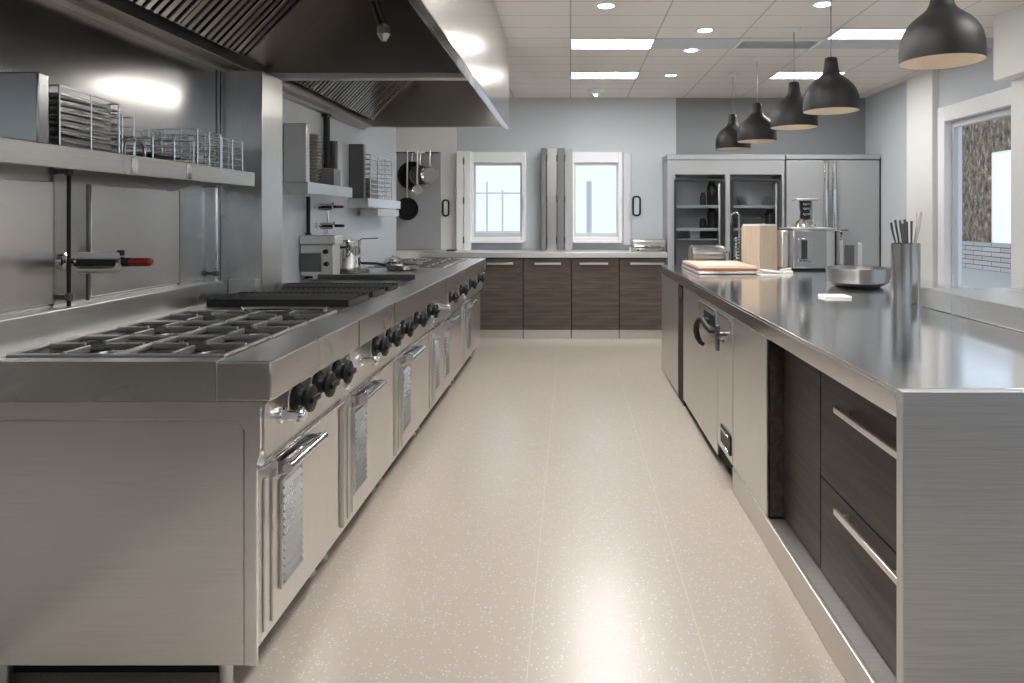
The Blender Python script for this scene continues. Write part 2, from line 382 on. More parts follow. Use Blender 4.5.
# right wall window with white frame
def right_window():
    y0, y1, z0, z1 = w3; f = MB(); t = .05
    f.box(XR-.05, XR+.12, y0, y0+t, z0, z1, .005).box(XR-.05, XR+.12, y1-t, y1, z0, z1, .005).box(XR-.05, XR+.12, y0+t, y1-t, z1-t, z1, .005).box(XR-.05, XR+.12, y0+t, y1-t, z0, z0+t, .005)
    f.box(XR-.03, XR, y1, y1+.11, z0, z1+.1, .004).box(XR-.03, XR, y0, y1, z1, z1+.1, .004)
    w_ = struct(f.build('window_3', M['white_gloss']))
    s = MB(); s.box(XR+.02, XR+.07, y1-t-.03, y1-t, z0+t, z1-t, .004).box(XR+.02, XR+.07, y0+t, y0+t+.05, z0+t, z1-t, .004).box(XR+.02, XR+.07, y0+t+.05, y1-t-.03, z1-t-.06, z1-t, .004).box(XR+.02, XR+.07, y0+t+.05, y1-t-.03, z0+t, z0+t+.06, .004)
    s.build('sash', M['frame'], w_)
    p = MB(); p.box(XR+.04, XR+.048, y0+t+.05, y1-t-.03, z0+t+.06, z1-t-.06); p.build('pane', M['glass'], w_)
right_window()

# what stands outside
S('exterior_ground', M['concrete'], (-16, 22, YB+.2, 40, -.15, -.05), (XR+.2, 22, -16, YB+.2, -.15, -.05), (-16, XR+.2, -20, YF-.2, -.15, -.05))
bx = 11.0
zb_, wy0, wy1, wz, zt_w = .69, 17.5, 18.45, 3.06, 4.08
S('exterior_wall_brick', M['brick'], (bx, bx+.3, 5, 30, -.05, zb_))
S('exterior_wall_stone', M['mottled'], (bx+.02, bx+.3, 5, wy0, zb_, zt_w), (bx+.02, bx+.3, wy1, 30, zb_, zt_w), (bx+.02, bx+.3, wy0, wy1, wz, zt_w))
S('exterior_window', M['sky_sheen_pane'], (bx+.1, bx+.14, wy0, wy1, zb_, wz))  # pane glows in place of the sky it would reflect
def fence_post(px, y, top, wd, label):
    m = MB(); x = X(px, y); m.box(x-wd, x+wd, y-.02, y+.02, -.05, Z(top, y), .004)
    return tag(m.build('outdoor_post', M['post']), label, 'post')
fence_post(487, 12, 182, .014, 'slim grey post outside the window beside the hood, first from that window\'s frame')
fence_post(502.5, 12, 190, .014, 'slim grey post outside the window beside the hood, in the middle of its pane')
fence_post(589, 12, 181, .045, 'broad pale grey post outside the window behind the folded shutters')
m = MB(); m.box(X(474, 12.1), X(521, 12.1), 12.06, 12.1, Z(194, 12.1), Z(192.5, 12.1)).box(X(474, 12.1), X(521, 12.1), 12.06, 12.1, Z(233, 12.1), Z(231, 12.1))
m.box(X(474.5, 12.1), X(475.5, 12.1), 12.06, 12.1, -.05, Z(190, 12.1))
tag(m.build('outdoor_railing', M['post']), 'thin grey railing seen through the window beside the hood', 'railing')

# ---------------------------------------------------------------- ceiling fittings
def ceiling_light(x0, y0, mat, label, group='square lit panels in the tiled ceiling'):
    x1, y1 = x0+TX, y0+TY
    t = thing('ceiling_light', label, 'ceiling light', ((x0+x1)/2, (y0+y1)/2, CH-.012))
    f = MB(); b = .014
    for q in ((x0, x0+b, y0, y1), (x1-b, x1, y0, y1), (x0+b, x1-b, y0, y0+b), (x0+b, x1-b, y1-b, y1)): f.box(*q, CH-.012, CH)
    f.build('frame', M['white'], t)
    d = MB(); d.box(x0+b, x1-b, y0+b, y1-b, CH-.008, CH-.001); d.build('diffuser', mat, t)
    return t
ceiling_light(0, TY0, M['light'], 'bright lit ceiling panel over the aisle, nearer than its twin')
ceiling_light(0, TY0+4*TY, M['light'], 'bright lit ceiling panel over the aisle, close to the back wall')
ceiling_light(3*TX, TY0+4*TY, M['light'], 'bright lit ceiling panel above the solid steel fridge')
ceiling_light(3*TX, TY0-TY, M['light_dim'], 'dim warm ceiling panel behind the big pendant lamp')
for x0, k, lab in ((0, -14, 'added unseen ceiling panel over the aisle right by the near range end'), (0, -11, 'added unseen ceiling panel over the near end of the aisle'), (0, -5, 'added unseen ceiling panel over the middle of the aisle'),
                   (0, -8, 'added unseen ceiling panel over the aisle between the near and middle ones'), (3*TX, -10, 'added unseen ceiling panel over the raised bar')):
    ceiling_light(x0, TY0+k*TY, M['added_light'] if x0 == 0 else M['light'], lab)  # panels out of view, added to brighten the aisle floor and room
def downlight(px, py, label):
    Y = (CH-H)*F/(VY-py); x = X(px, Y); t = thing('downlight', label, 'downlight', (x, Y, CH-.02))
    m = MB(); m.lathe([(.055, -.006), (.072, -.008), (.078, -.003), (.078, 0), (.055, 0)], (x, Y, CH), n=24, close=False); m.build('trim_ring', M['white'], t)
    m = MB(); m.lathe([(.0005, -.005), (.05, -.005), (.056, -.002), (.056, 0)], (x, Y, CH), n=24); m.build('lens', M['spot'], t)
    return x, Y
downlight(606, 5.5, 'round recessed downlight over the aisle just in front of the panels')
downlight(823, 4, 'round recessed downlight above the pendant row, two tiles before the dim panel')
downlight(705, 30, 'round recessed downlight beside the near corner of the ceiling vent')
downlight(879, 31, 'round recessed downlight inside the dim ceiling panel area')
downlight(691, 50, 'round recessed downlight two tile rows behind the ceiling vent')
downlight(671, 75, 'round recessed downlight beside the far aisle ceiling panel')
# small cone detector / wall washer
t = thing('ceiling_sensor', 'small white cone sensor on the ceiling near the back wall', 'sensor', (.29, 8.0, CH-.07))
m = MB(); m.lathe([(.10, 0), (.095, -.012), (.06, -.035), (.03, -.055), (.012, -.062)], (.29, 8.0, CH), n=24); m.build('housing', M['white'], t)
m = MB(); m.lathe([(.022, -.060), (.018, -.068), (.0005, -.07)], (.29, 8.0, CH), n=16); m.build('lens', M['light'], t)
# air vent
vx0, vx1, vy0, vy1 = 2*TX, 3*TX, TY0, TY0+TY
t = thing('ceiling_vent', 'grey louvred air vent set in the ceiling tiles above the pendants', 'vent', ((vx0+vx1)/2, (vy0+vy1)/2, CH-.02))
m = MB()
for q in ((vx0, vx0+.03, vy0, vy1), (vx1-.03, vx1, vy0, vy1), (vx0+.03, vx1-.03, vy0, vy0+.03), (vx0+.03, vx1-.03, vy1-.03, vy1)): m.box(*q, CH-.02, CH, .003)
m.build('frame', M['white'], t)
m = MB()
for i in range(7):
    y = vy0+.04+i*(TY-.08)/6
    m.box(vx0+.03, vx1-.03, y-.012, y+.012, CH-.012, CH-.009, rot=Matrix.Rotation(.5, 3, 'X'))
m.build('slats', M['frame'], t)
S('trim_2', M['wall'], (TX, 2*TX, TY0, TY0+TY, CH-.008, CH), (3*TX, XR, TY0, TY0+TY, CH-.008, CH))

# ---------------------------------------------------------------- exhaust hood
HX0, HX1, HZ = -1.64, -.514, 2.10; HY0, HYD, HY1 = -.4, 3.79, 5.83
hood = thing('exhaust_hood', 'long stainless steel exhaust hood over the cooking line', 'exhaust hood', (-1.1, 2.7, HZ))
m = MB(); m.box(HX1-.03, HX1, HY0, HY1, HZ, CH, .003); m.build('front_panel', M['hood_out'], hood)
m = MB(); m.box(HX1-.05, HX1-.03, HY0, HY1, HZ, HZ+.05, .003); m.box(HX1-.03, HX1+.006, HY0, HY1+.004, HZ-.012, HZ, .003); m.build('front_rim', M['chrome'], hood)
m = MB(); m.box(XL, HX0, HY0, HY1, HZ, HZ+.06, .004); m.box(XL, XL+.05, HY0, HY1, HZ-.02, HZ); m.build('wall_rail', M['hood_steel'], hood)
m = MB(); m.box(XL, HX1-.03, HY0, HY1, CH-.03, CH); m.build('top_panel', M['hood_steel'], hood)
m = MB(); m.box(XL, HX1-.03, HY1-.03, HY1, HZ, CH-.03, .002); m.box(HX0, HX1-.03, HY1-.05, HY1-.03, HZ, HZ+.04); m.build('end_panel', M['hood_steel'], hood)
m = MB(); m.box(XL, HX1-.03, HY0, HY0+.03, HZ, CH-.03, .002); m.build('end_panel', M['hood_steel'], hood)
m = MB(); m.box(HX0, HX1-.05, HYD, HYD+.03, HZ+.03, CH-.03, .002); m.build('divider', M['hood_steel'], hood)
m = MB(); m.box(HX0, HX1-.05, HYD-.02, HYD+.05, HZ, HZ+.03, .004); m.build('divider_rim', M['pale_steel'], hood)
FD = (.53, .55)                                     # filter slope: rises .60 over .37
def baffle(y0, y1):
    m = MB(); P = []; nr = int((y1-y0)/.0042); a = Vector((HX0+.02, 0, HZ+.06)); d = Vector((FD[0], 0, FD[1])); nrm = Vector((FD[1], 0, -FD[0])).normalized()
    for i in range(nr+1):
        y = y0 + (y1-y0)*i/nr; ph = ((y-y0)/.052) % 1; h = .036*(1 if ph < .58 else max(0, 1-(ph-.58)/.08) if ph < .7 else (0 if ph < .9 else (ph-.9)/.1))
        P.append([a + nrm*h + Vector((0, y, 0)), a + d + nrm*h + Vector((0, y, 0))])
    m.quadgrid(P); return m
for y0, y1 in ((1.05, 1.65), (1.65, 2.25), (2.25, 2.85), (2.85, 3.45), (4.0, 4.57), (4.57, 5.14), (5.14, 5.71)):
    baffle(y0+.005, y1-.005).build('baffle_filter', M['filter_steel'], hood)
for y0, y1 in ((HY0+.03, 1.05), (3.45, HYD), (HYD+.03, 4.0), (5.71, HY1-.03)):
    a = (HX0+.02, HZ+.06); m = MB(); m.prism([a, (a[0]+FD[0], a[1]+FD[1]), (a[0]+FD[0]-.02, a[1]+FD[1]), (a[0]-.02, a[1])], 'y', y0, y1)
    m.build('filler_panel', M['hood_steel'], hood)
m = MB(); m.tube([(-.98, 3.5, 2.78), (-.98, 3.45, 2.5), (-.93, 3.35, 2.36), (-.86, 3.22, 2.22)], [.028, .028, .026, .02], 12); noz = m.build('suppression_pipe', M['dark_steel'], hood)
m = MB(); m.lathe([(.012, 0), (.03, .03), (.03, .06), (.018, .075)], (-.857, 3.21, 2.16), n=16); m.build('nozzle', M['steel_z'], noz)
m = MB(); m.tube([(-1.2, 3.0, 2.775), (-.6, 3.0, 2.775)], .02, 10); m.tube([(-.8, 2.9, 2.775), (-.8, 2.9, 2.48), (-.83, 2.98, 2.4)], [.022, .022, .018], 12); m.build('suppression_pipe', M['dark_steel'], hood)
tilt = Matrix.Rotation(.035, 3, 'X'); pv = (HX1-.05, 3.9, 2.19)
m = MB(); m.box(HX1-.075, HX1-.032, 3.9, 5.7, 2.155, 2.205, .006, rot=tilt, piv=pv); lp = m.build('hood_lamp', M['pale_steel'], hood)
m = MB(); m.box(HX1-.082, HX1-.0755, 3.92, 5.66, 2.166, 2.198, .004, rot=tilt, piv=pv); m.build('tube', M['hood_lamp'], lp)

# ---------------------------------------------------------------- range line (left)
RY = [1.942, 2.70, 3.52, 4.40, 5.70, 6.88]
RZ = .95; RX = -.83
names = ['carrying the six near burner grates, with a plain side panel', 'under the steel strip between burners and grill', 'under the black grill grates',
         'below the polished pot, with two tall vents', 'at the far end next to the wooden cabinets']
knobs = [[2.19, 2.37, 2.56], [3.07, 3.29], [3.56, 3.88, 4.23], [4.97, 5.45], [5.95, 6.5]]
BX = -.905
for i in range(5):
    y0, y1 = RY[i], RY[i+1]
    t = thing('cooking_range', 'stainless steel cooking range ' + names[i], 'range', (-1.27, (y0+y1)/2, 0), 'stainless cooking ranges in a line')
    ya = y0 + (.012 if i == 0 else 0)
    m = MB(); m.prism([(-1.69, .105), (BX, .105), (BX, .655), (-.872, .66), (-.872, .70), (-.88, .70), (-.88, .84), (-1.69, .84)], 'y', ya, y1-.003); m.build('body', M['door_steel'], t)
    # rounded control panel plate
    m = MB(); cz0, cz1, r = .672, .832, .03; poly = []
    for cx, cz, a0 in ((y1-.02-r, cz1-r, 0), (y0+.03+r, cz1-r, 90), (y0+.03+r, cz0+r, 180), (y1-.02-r, cz0+r, 270)):
        for k in range(5):
            a = math.radians(a0+k*22.5); poly.append((cx+r*math.cos(a), cz+r*math.sin(a)))
    m.prism(poly, 'x', -.88, -.862); m.build('control_panel', M['door_steel'], t)
    m = MB(); m.box(-.872, -.853, y0+.002, y1-.005, .648, .664, .004); m.build('front_rail', M['chrome'], t)
    # chrome gas lever
    if i in (0, 1, 3):
        ly = {0: 2.07, 1: 2.86, 3: 4.58}[i]
        m = MB(); m.lathe([(.024, 0), (.024, .01), (.017, .014), (.016, .05), (.019, .056), (.019, .074), (.013, .08)], (-.862, ly, .765), 'x', 20); m.build('gas_lever', M['chrome'], t)
    for ky in knobs[i]:
        m = MB(); m.lathe([(.046, 0), (.047, .004), (.045, .012), (.030, .017), (.026, .030), (.030, .037), (.041, .042), (.043, .048), (.041, .056), (.032, .060)], (-.862, ky, .785), 'x', 28)
        m.box(-.802, -.792, ky-.036, ky+.036, .776, .794, .003)
        k = m.build('knob', M['black'], t)
        m = MB(); m.lathe([(.053, 0), (.053, .003), (.048, .004)], (-.8625, ky, .785), 'x', 28); m.build('bezel', M['handle'], k)
    # hinge blocks at the joint
    for cz in (.79, .70):
        m = MB(); m.box(-.872, -.846, y1-.04, y1-.012, cz, cz+.03, .005); m.build('clamp', M['chrome'], t)
    m = MB(); m.box(-1.66, -1.01, y0+(.13 if i == 0 else .0), y1-.003, .004, .104); m.build('kickboard', M['black_gap'], t)  # black block put in for the dark shadow under the range
    # doors
    dl = [(y0+.035, y1-.035)]
    for d0, d1 in dl:
        m = MB(); m.box(BX, BX+.022, d0, d1, .135, .638, .006); d = m.build('oven_door', M['door_steel'], t)
        vents = [(d0+.155, d0+.30)] if i != 3 else [(d0+.10, d0+.22), (d0+.48, d0+.60)]
        if i == 4: vents = [(d0+.25, d0+.40)]
        if i in (1, 2): vents = [(d0+.11, d0+.26)]
        for v0, v1 in vents:
            m = MB(); z0, z1 = .235, .545; fx = BX+.022
            for q in ((v0-.012, v0, z0-.012, z1+.012), (v1, v1+.012, z0-.012, z1+.012), (v0, v1, z0-.012, z0), (v0, v1, z1, z1+.012)): m.box(fx, fx+.010, q[0], q[1], q[2], q[3], .003)
            m.build('vent_frame', M['steel_z'], d); m = MB(); m.box(fx, fx+.002, v0, v1, z0, z1); m.build('vent_backing', M['iron'], d); m = MB()
            n = 13
            for k in range(n):
                zc = z0+(k+.5)*(z1-z0)/n; m.prism([(fx+.0025, zc-.003), (fx+.014, zc-.010), (fx+.015, zc-.007), (fx+.0045, zc+.007), (fx+.0025, zc+.007)], 'y', v0, v1)
            m.build('vent_grille', M['steel_z'], d)
        m = MB(); m.box(BX+.022, BX+.028, d0+.03, d0+.045, .16, .6, .002); m.box(BX+.022, BX+.028, d0+.085, d0+.095, .16, .6, .002); m.build('door_rib', M['steel_z'], d)
        for h0 in ([d0+.06] if i != 3 else [d0+.42]):
            h1 = h0+.29; m = MB(); hx = BX+.022
            for hy in (h0+.012, h1-.03):
                m.prism([(hx, .585), (hx, .632), (hx+.062, .640), (hx+.066, .612), (hx+.05, .605)], 'y', hy, hy+.018)
            m.box(hx, hx+.05, h0+.03, h1-.03, .628, .634, .002)
            m.tube([(hx+.062, h0-.005, .622), (hx+.062, h1+.005, .622)], .0145, 14)
            m.build('handle', M['chrome'], d)
    if i == 0:                                       # end panel with rounded corner and dark seam
        m = MB(); r = .03; x1, zt = X(243, y0), Z(421, y0)
        poly = [(-1.70, .107), (x1, .107), (x1, zt-r)] + [(x1-r+r*math.cos(a), zt-r+r*math.sin(a)) for a in [math.radians(q) for q in (22, 45, 67, 90)]] + [(-1.70, zt)]
        m.prism(poly, 'y', y0+.001, y0+.012); m.build('side_panel', M['panel_steel'], t)
        m = MB(); m.prism([(x1+.004, .105), (-.872, .105), (-.872, .66), (-.862, .70), (-.862, .82), (-.84, .838), (-1.70, .838), (-1.70, zt+.004), (x1-r, zt+.004), (x1-.008, zt-.008), (x1+.004, zt-r)], 'y', y0+.0015, y0+.012); m.build('side_frame', M['panel_steel'], t)
    for lx in (-.985, -1.62):
        for ly in (y0+.06, y1-.06):
            m = MB(); m.lathe([(.026, 0), (.026, .012), (.019, .016), (.019, .10), (.026, .105)], (lx, ly, 0), n=16); m.build('leg', M['steel_z'], t)
# worktop over the line
m = MB()
wells = [(2.0, 3.0), (3.12, 3.44), (3.50, 3.74), (3.80, 4.02), (4.06, 4.5), (5.55, 6.72)]
WXa, WXb = -1.63, -.985
m.box(WXb, RX, RY[0], RY[-1], .84, RZ, .005); m.box(-1.69, WXa, RY[0], RY[-1], .84, RZ)
ys = [RY[0]] + [v for w in wells for v in w] + [RY[-1]]
for a, b in zip(ys[::2], ys[1::2]): m.box(WXa, WXb, a, b, .84, RZ)
for k, (a, b) in enumerate(wells): m.box(WXa, WXb, a, b, .84, .925 if k in (0, 5) else .885)
tag(m.build('range_worktop', M['steel_y']), 'continuous stainless worktop with lipped edge over the cooking ranges', 'worktop')
for k, px in enumerate((359, 394.7, 446)):
    Y = -RX*F/(VX-px); S('trim_%d' % (3+k), M['dark_steel'], (RX, RX+.0015, Y-.003, Y+.003, .843, .947))
# upstand and wall-base ledge behind the worktop
m = MB(); m.box(-1.75, -1.69, RY[0]-.4, 3.45, .84, 1.045, .004);
tag(m.build('upstand', M['steel_y']), 'low stainless upstand along the wall behind the near burners', 'upstand')
m = MB(); m.box(-1.689, X(262, 3.5)-.01, 3.452, 3.497, .951, 1.045, .003)
tag(m.build('upstand', M['steel_y']), 'short stainless upstand across the foot of the steel pillar', 'upstand')
# burners and grates
def burner(cx, cy, z, label, group):
    t = thing('gas_burner', label, 'burner', (cx, cy, z), group)
    m = MB(); m.lathe([(.07, 0), (.07, .004), (.048, .007), (.045, .013), (.03, .014)], (cx, cy, z), n=24); m.build('base', M['dark_steel'], t)
    m = MB(); m.lathe([(.034, .014), (.038, .016), (.036, .022), (.0005, .024)], (cx, cy, z), n=24); m.build('cap', M['iron'], t)
    return t
def pan_grate(x0, x1, y0, y1, label, group):
    zb, zt = .928, .962; m = MB(); b = .011; cx, cy = (x0+x1)/2, (y0+y1)/2
    for q in ((x0, x1, y0, y0+b), (x0, x1, y1-b, y1), (x0, x0+b, y0+b, y1-b), (x1-b, x1, y0+b, y1-b)): m.box(*q, zb+.016, zt-.004, .003)
    for (ax, ay, ex, ey) in ((x0+b, cy, cx-.035, cy), (x1-b, cy, cx+.035, cy), (cx, y0+b, cx, cy-.035), (cx, y1-b, cx, cy+.035)):
        if ay == ey: m.box(ax, ex, ay-.006, ay+.006, zb+.012, zt, .003)
        else: m.box(ax-.006, ax+.006, ay, ey, zb+.012, zt, .003)
    for sx, sy in ((x0, y0), (x0, y1-b), (x1-b, y0), (x1-b, y1-b)): m.box(sx, sx+b, sy, sy+b, .9275, zb+.018, .002)
    return tag(m.build('pan_support', M['grate']), label, 'burner grate', group)
for k, lab in ((0, 'dark drip tray below the near burner grates'), (5, 'dark drip tray below the far burner grates')):
    m = MB(); m.box(WXa+.001, WXb-.001, wells[k][0]+.001, wells[k][1]-.001, .9252, .927); tag(m.build('drip_tray', M['iron']), lab, 'drip tray')
gx = [WXa+.006, (WXa+WXb)/2, WXb-.006]
rows = ('first row from the near edge', 'middle row', 'row next to the steel strip'); side = ('wall side', 'aisle side')
for r in range(3):
    for c in range(2):
        y0 = 2.01+r*.325; x0, x1 = gx[c]+.002, gx[c+1]-.002
        pan_grate(x0, x1, y0, y0+.318, 'iron grate of the near six-burner range, %s, %s' % (rows[r], side[c]), 'near burner grates')
        burner((x0+x1)/2, y0+.159, .9273, 'gas burner under the near range grates, %s, %s' % (rows[r], side[c]), 'near gas burners')
rows = ('row closest to the pot', 'middle row', 'row closest to the back counter')
for r in range(3):
    for c in range(2):
        y0 = 5.56+r*.385; x0, x1 = gx[c]+.002, gx[c+1]-.002
        pan_grate(x0, x1, y0, y0+.378, 'iron grate of the far range, %s, %s' % (rows[r], side[c]), 'far burner grates')
        burner((x0+x1)/2, y0+.19, .9273, 'gas burner under the far range grates, %s, %s' % (rows[r], side[c]), 'far gas burners')
# charcoal-black grill grates
def grill(y0, y1, zt, label):
    x0, x1 = WXa+.004, WXb-.004; m = MB()
    m.box(x0, x1, y0+.004, y0+.02, .886, zt, .004).box(x0, x1, y1-.02, y1-.004, .886, zt, .004).box(x0, x0+.02, y0+.02, y1-.02, .886, zt, .003).box(x1-.02, x1, y0+.02, y1-.02, .886, zt-.008, .003)
    n = 22
    for k in range(n):
        xc = x0+.02+(k+.5)*(x1-x0-.04)/n; m.box(xc-.006, xc+.006, y0+.02, y1-.02, .90, zt-.003, .002)
    return tag(m.build('grill_grate', M['iron']), label, 'grill grate', 'black grill grates')
grill(3.12, 3.44, .985, 'thick black cast iron grill grate just behind the near burners')
grill(3.50, 3.74, .978, 'black cast iron grill grate in the middle of three')
grill(3.80, 4.02, .975, 'black cast iron grill grate next to the dark griddle plate')
m = MB(); m.box(WXa+.004, WXb-.004, 4.064, 4.496, .886, .956, .006); m.box(WXa+.01, WXb-.01, 4.48, 4.494, .956, .985, .003)
tag(m.build('griddle_plate', M['dark_steel']), 'dark polished griddle plate beside the steel appliance on the range', 'griddle')
# folded gas pipe ring lying on the near grates
m = MB(); m.tube([(-1.30, 2.80, .975), (-1.33, 2.83, .982), (-1.20, 2.88, .978), (-1.0, 2.88, .975), (-.995, 2.84, .975)], .009, 8)
tag(m.build('pan_rod', M['wire']), 'loose steel rod with bent ends lying on the near burner grates', 'rod')

# ---------------------------------------------------------------- wall shelf and what stands on it
SX, SZ = -1.50, 1.56
sh = thing('wall_shelf', 'long stainless wall shelf under the hood with a folded front lip', 'shelf', (-1.62, 2.3, 1.495))
m = MB(); m.box(XL, SX, 1.2, 3.3, SZ-.012, SZ, .002); m.build('shelf_board', M['steel_y'], sh)
m = MB(); m.box(SX, SX+.012, 1.2, 3.3, 1.495, SZ+.002, .003); m.build('front_lip', M['steel_y'], sh)
m = MB(); m.box(XL, SX, 3.3, 3.312, 1.50, SZ, .002); m.build('end_lip', M['steel_y'], sh)
for y in (3.05,):
    m = MB(); m.prism([(XL, SZ-.012), (SX-.02, SZ-.012), (SX-.02, SZ-.03), (XL, SZ-.10)], 'y', y-.004, y+.004); m.build('bracket', M['steel_z'], sh)
for y in (2.37, 2.71):
    m = MB(); m.box(SX+.012, SX+.016, y, y+.035, 1.50, 1.555, .002); m.build('clip', M['chrome'], sh)
# steel bin
Yb = 2.02
m = MB(); xr = X(38, Yb); zt = Z(71.5, Yb)
m.box(-1.745, xr, Yb, Yb+.045, SZ, zt, .005)
o = m.build('steel_bin', M['bin_steel']); tag(o, 'tall plain stainless bin standing at the near end of the wall shelf', 'bin')
def wire_basket(x0, x1, y0, y1, z0, z1, n, r=.0028, posts=3, name='wire_basket', label='', tilt=0):
    m = MB()
    for k in range(n):
        z = z0+r+(z1-z0-2*r)*k/(n-1); m.tube([(x0, y0, z), (x1, y0, z), (x1, y1, z-tilt), (x0, y1, z-tilt)], r, 6, closed=True)
    for k in range(posts):
        y = y0+(y1-y0)*k/(posts-1); s = (y-y0)/(y1-y0)*tilt
        for x in (x0, x1): m.tube([(x, y, z0), (x, y, z1-s)], r*1.15, 6)
    for k in range(1, 3):
        x = x0+(x1-x0)*k/3
        for y in (y0, y1): m.tube([(x, y, z0), (x, y, z1-(tilt if y == y1 else 0))], r, 6)
    for k in range(5):
        x = x0+(x1-x0)*(k+.5)/5; m.tube([(x, y0, z0+r), (x, y1, z0+r)], r*.8, 6)
    return tag(m.build(name, M['wire']), label, 'wire basket')
bw = dict(x0=-1.735)
wire_basket(-1.735, -1.555, 2.13, 2.41, SZ, SZ+.195, 9, label='tall chrome wire rack holding grey trays beside the steel bin', name='wire_rack', tilt=.012)
m = MB(); m.box(-1.725, -1.565, 2.15, 2.39, SZ+.008, SZ+.04, .006); tr = m.build('roasting_tin', M['plate_grey']); tag(tr, 'pale shallow tin at the bottom of the tall wire rack', 'tin')
m = MB(); m.box(-1.722, -1.566, 2.15, 2.39, SZ+.05, SZ+.062, .004); m.box(-1.72, -1.568, 2.152, 2.388, SZ+.062, SZ+.066)
tray = tag(m.build('oven_tray', M['steel_x']), 'grey steel tray stacked inside the tall wire rack', 'tray', 'trays in the tall wire rack')
for k in range(1, 6): copy_tree(tray, tray.location + Vector((0, 0, .0215*k)))
wire_basket(-1.73, -1.56, 2.435, 2.50, SZ, SZ+.15, 5, posts=2, label='narrow chrome wire rack next to the tall tray rack')
m = MB(); m.tube([(-1.545, 2.42, SZ), (-1.545, 2.43, SZ+.06), (-1.545, 2.47, SZ+.075), (-1.545, 2.53, SZ+.05), (-1.545, 2.545, SZ+.0)], .005, 8)
tag(m.build('wire_hoop', M['chrome']), 'small bent chrome hoop standing at the lip of the wall shelf', 'hoop')
wire_basket(-1.735, -1.54, 2.58, 2.86, SZ, SZ+.085, 4, label='low wire basket between the narrow rack and the tall pair of baskets', tilt=-.02)
m = MB(); m.box(-1.70, -1.57, 2.64, 2.82, SZ+.006, SZ+.03, .004); b_ = m.build('shallow_box', M['black']); tag(b_, 'flat black box lying inside the low wire basket', 'box')
m = MB(); m.box(-1.525, -1.515, 2.64, 2.84, SZ, SZ+.009, .003); tag(m.build('copper_strip', M['orange']), 'thin copper coloured strip on the shelf edge before the low basket', 'strip')
wire_basket(-1.735, -1.535, 2.88, 3.07, SZ, SZ+.155, 7, label='tall wire basket behind the low one on the wall shelf')
wire_basket(-1.735, -1.54, 3.09, 3.285, SZ, SZ+.145, 6, label='tall wire basket at the pillar end of the wall shelf')
m = MB(); m.box(-1.56, -1.545, 2.90, 2.95, SZ+.02, SZ+.06, .003); tag(m.build('basket_tag', M['paper']), 'small pale card in the tall basket behind the low one', 'card')

# sheets, seams and pipes on the near splash wall
S('trim_6', M['lower_steel'], (XL, XL+.008, 2.545, 3.12, 1.06, 1.47), bev=.003)
S('trim_7', M['lower_steel'], (XL, XL+.008, .3, 2.36, 1.06, 1.47), bev=.003)
for k, (y, z0, z1, w_, mt) in enumerate(((2.538, 1.05, 1.47, .004, 'dark_steel'), (3.127, 1.05, 1.47, .005, 'dark_steel'), (3.46, 1.62, 2.08, .002, 'dark_steel'))):
    S('trim_%d' % (8+k), M[mt], (XL, XL+.004, y-w_, y+w_, z0, z1))
def wall_pipe(y, r, mat, z0, z1, label, x=XL+.03):
    t = thing('wall_pipe', label, 'pipe', (x, y, z0))
    m = MB(); m.tube([(x, y, z0), (x, y, z1)], r, 14); m.build('tube', mat, t)
    for z in (z0+.02, z1-.05):
        m = MB(); m.lathe([(r+.006, 0), (r+.006, .025)], (x, y, z), n=16); m.box(XL, x, y-.008, y+.008, z+.004, z+.02); m.build('clip', M['dark_steel'], t)
wall_pipe(2.40, .0065, M['black'], 1.046, 1.545, 'thin dark upright pipe on the splash wall behind the near pot filler')
wall_pipe(3.40, .007, M['chrome'], 1.046, 1.545, 'bright upright pipe close to the steel pillar under the shelf')
# pot filler taps with coloured levers
def pot_filler(y, z, s, lab, lever, x0=XL):
    t = thing('mounted_pot_filler', lab, 'tap', (x0, y, z))
    L = .275*s; k = s
    m = MB(); m.lathe([(.03*k, 0), (.03*k, .01), (.014*k, .014), (.014*k, .05)], (x0, y, z), 'x', 20); m.build('wall_flange', M['chrome'], t)
    m = MB(); m.box(x0+.05*k, x0+L*.72, y-.012*k, y+.012*k, z+.008*k, z+.032*k, .004); m.build('upper_arm', M['steel_x'], t)
    m = MB(); m.box(x0+.04*k, x0+L*.66, y-.013*k, y+.013*k, z-.017*k, z+.007*k, .004); m.lathe([(.012*k, 0), (.016*k, .004), (.016*k, .03*k), (.011*k, .034*k)], (x0+L*.73, y, z-.002), 'x', 14); m.build('hinge_bar', M['black'], t)
    m = MB(); xe = x0+L*.62; m.tube([(x0+.05*k, y, z-.030*k), (xe, y, z-.030*k), (xe+.014*k, y, z-.024*k), (xe+.02*k, y, z-.008*k)], .011*k, 12); m.build('lower_arm', M['steel_x'], t)
    m = MB(); xl = x0+L*.82; m.lathe([(.006*k, 0), (.014*k, .004*k), (.0155*k, .02*k), (.0145*k, .07*k), (.009*k, .078*k)], (xl, y, z-.002), 'x', 16); m.build('lever', lever, t)
    m = MB(); m.tube([(x0+L*.72, y, z+.012*k), (xl+.002, y, z-.001)], .006*k, 8); m.box(x0+L*.68, x0+L*.74, y-.01*k, y+.01*k, z+.02*k, z+.04*k, .003); m.build('valve', M['black'], t)
pot_filler(2.42, 1.198, 1.0, 'folding pot filler tap with red lever above the near burners', M['red'])
pot_filler(4.78, 1.425, .66, 'folding pot filler tap with red lever under the far plate shelf', M['red'])
pot_filler(4.80, 1.295, .66, 'folding pot filler tap with black lever below the red-levered one', M['black'])
m = MB(); x = XL+.02; m.tube([(x, 4.62, 1.237), (x, 4.62, 1.488)], .013, 12); m.lathe([(.022, 0), (.022, .01)], (x, 4.62, 1.236), n=16)
tag(m.build('riser_pipe', M['black']), 'black upright pipe under the plate shelf on the far splash wall', 'pipe')
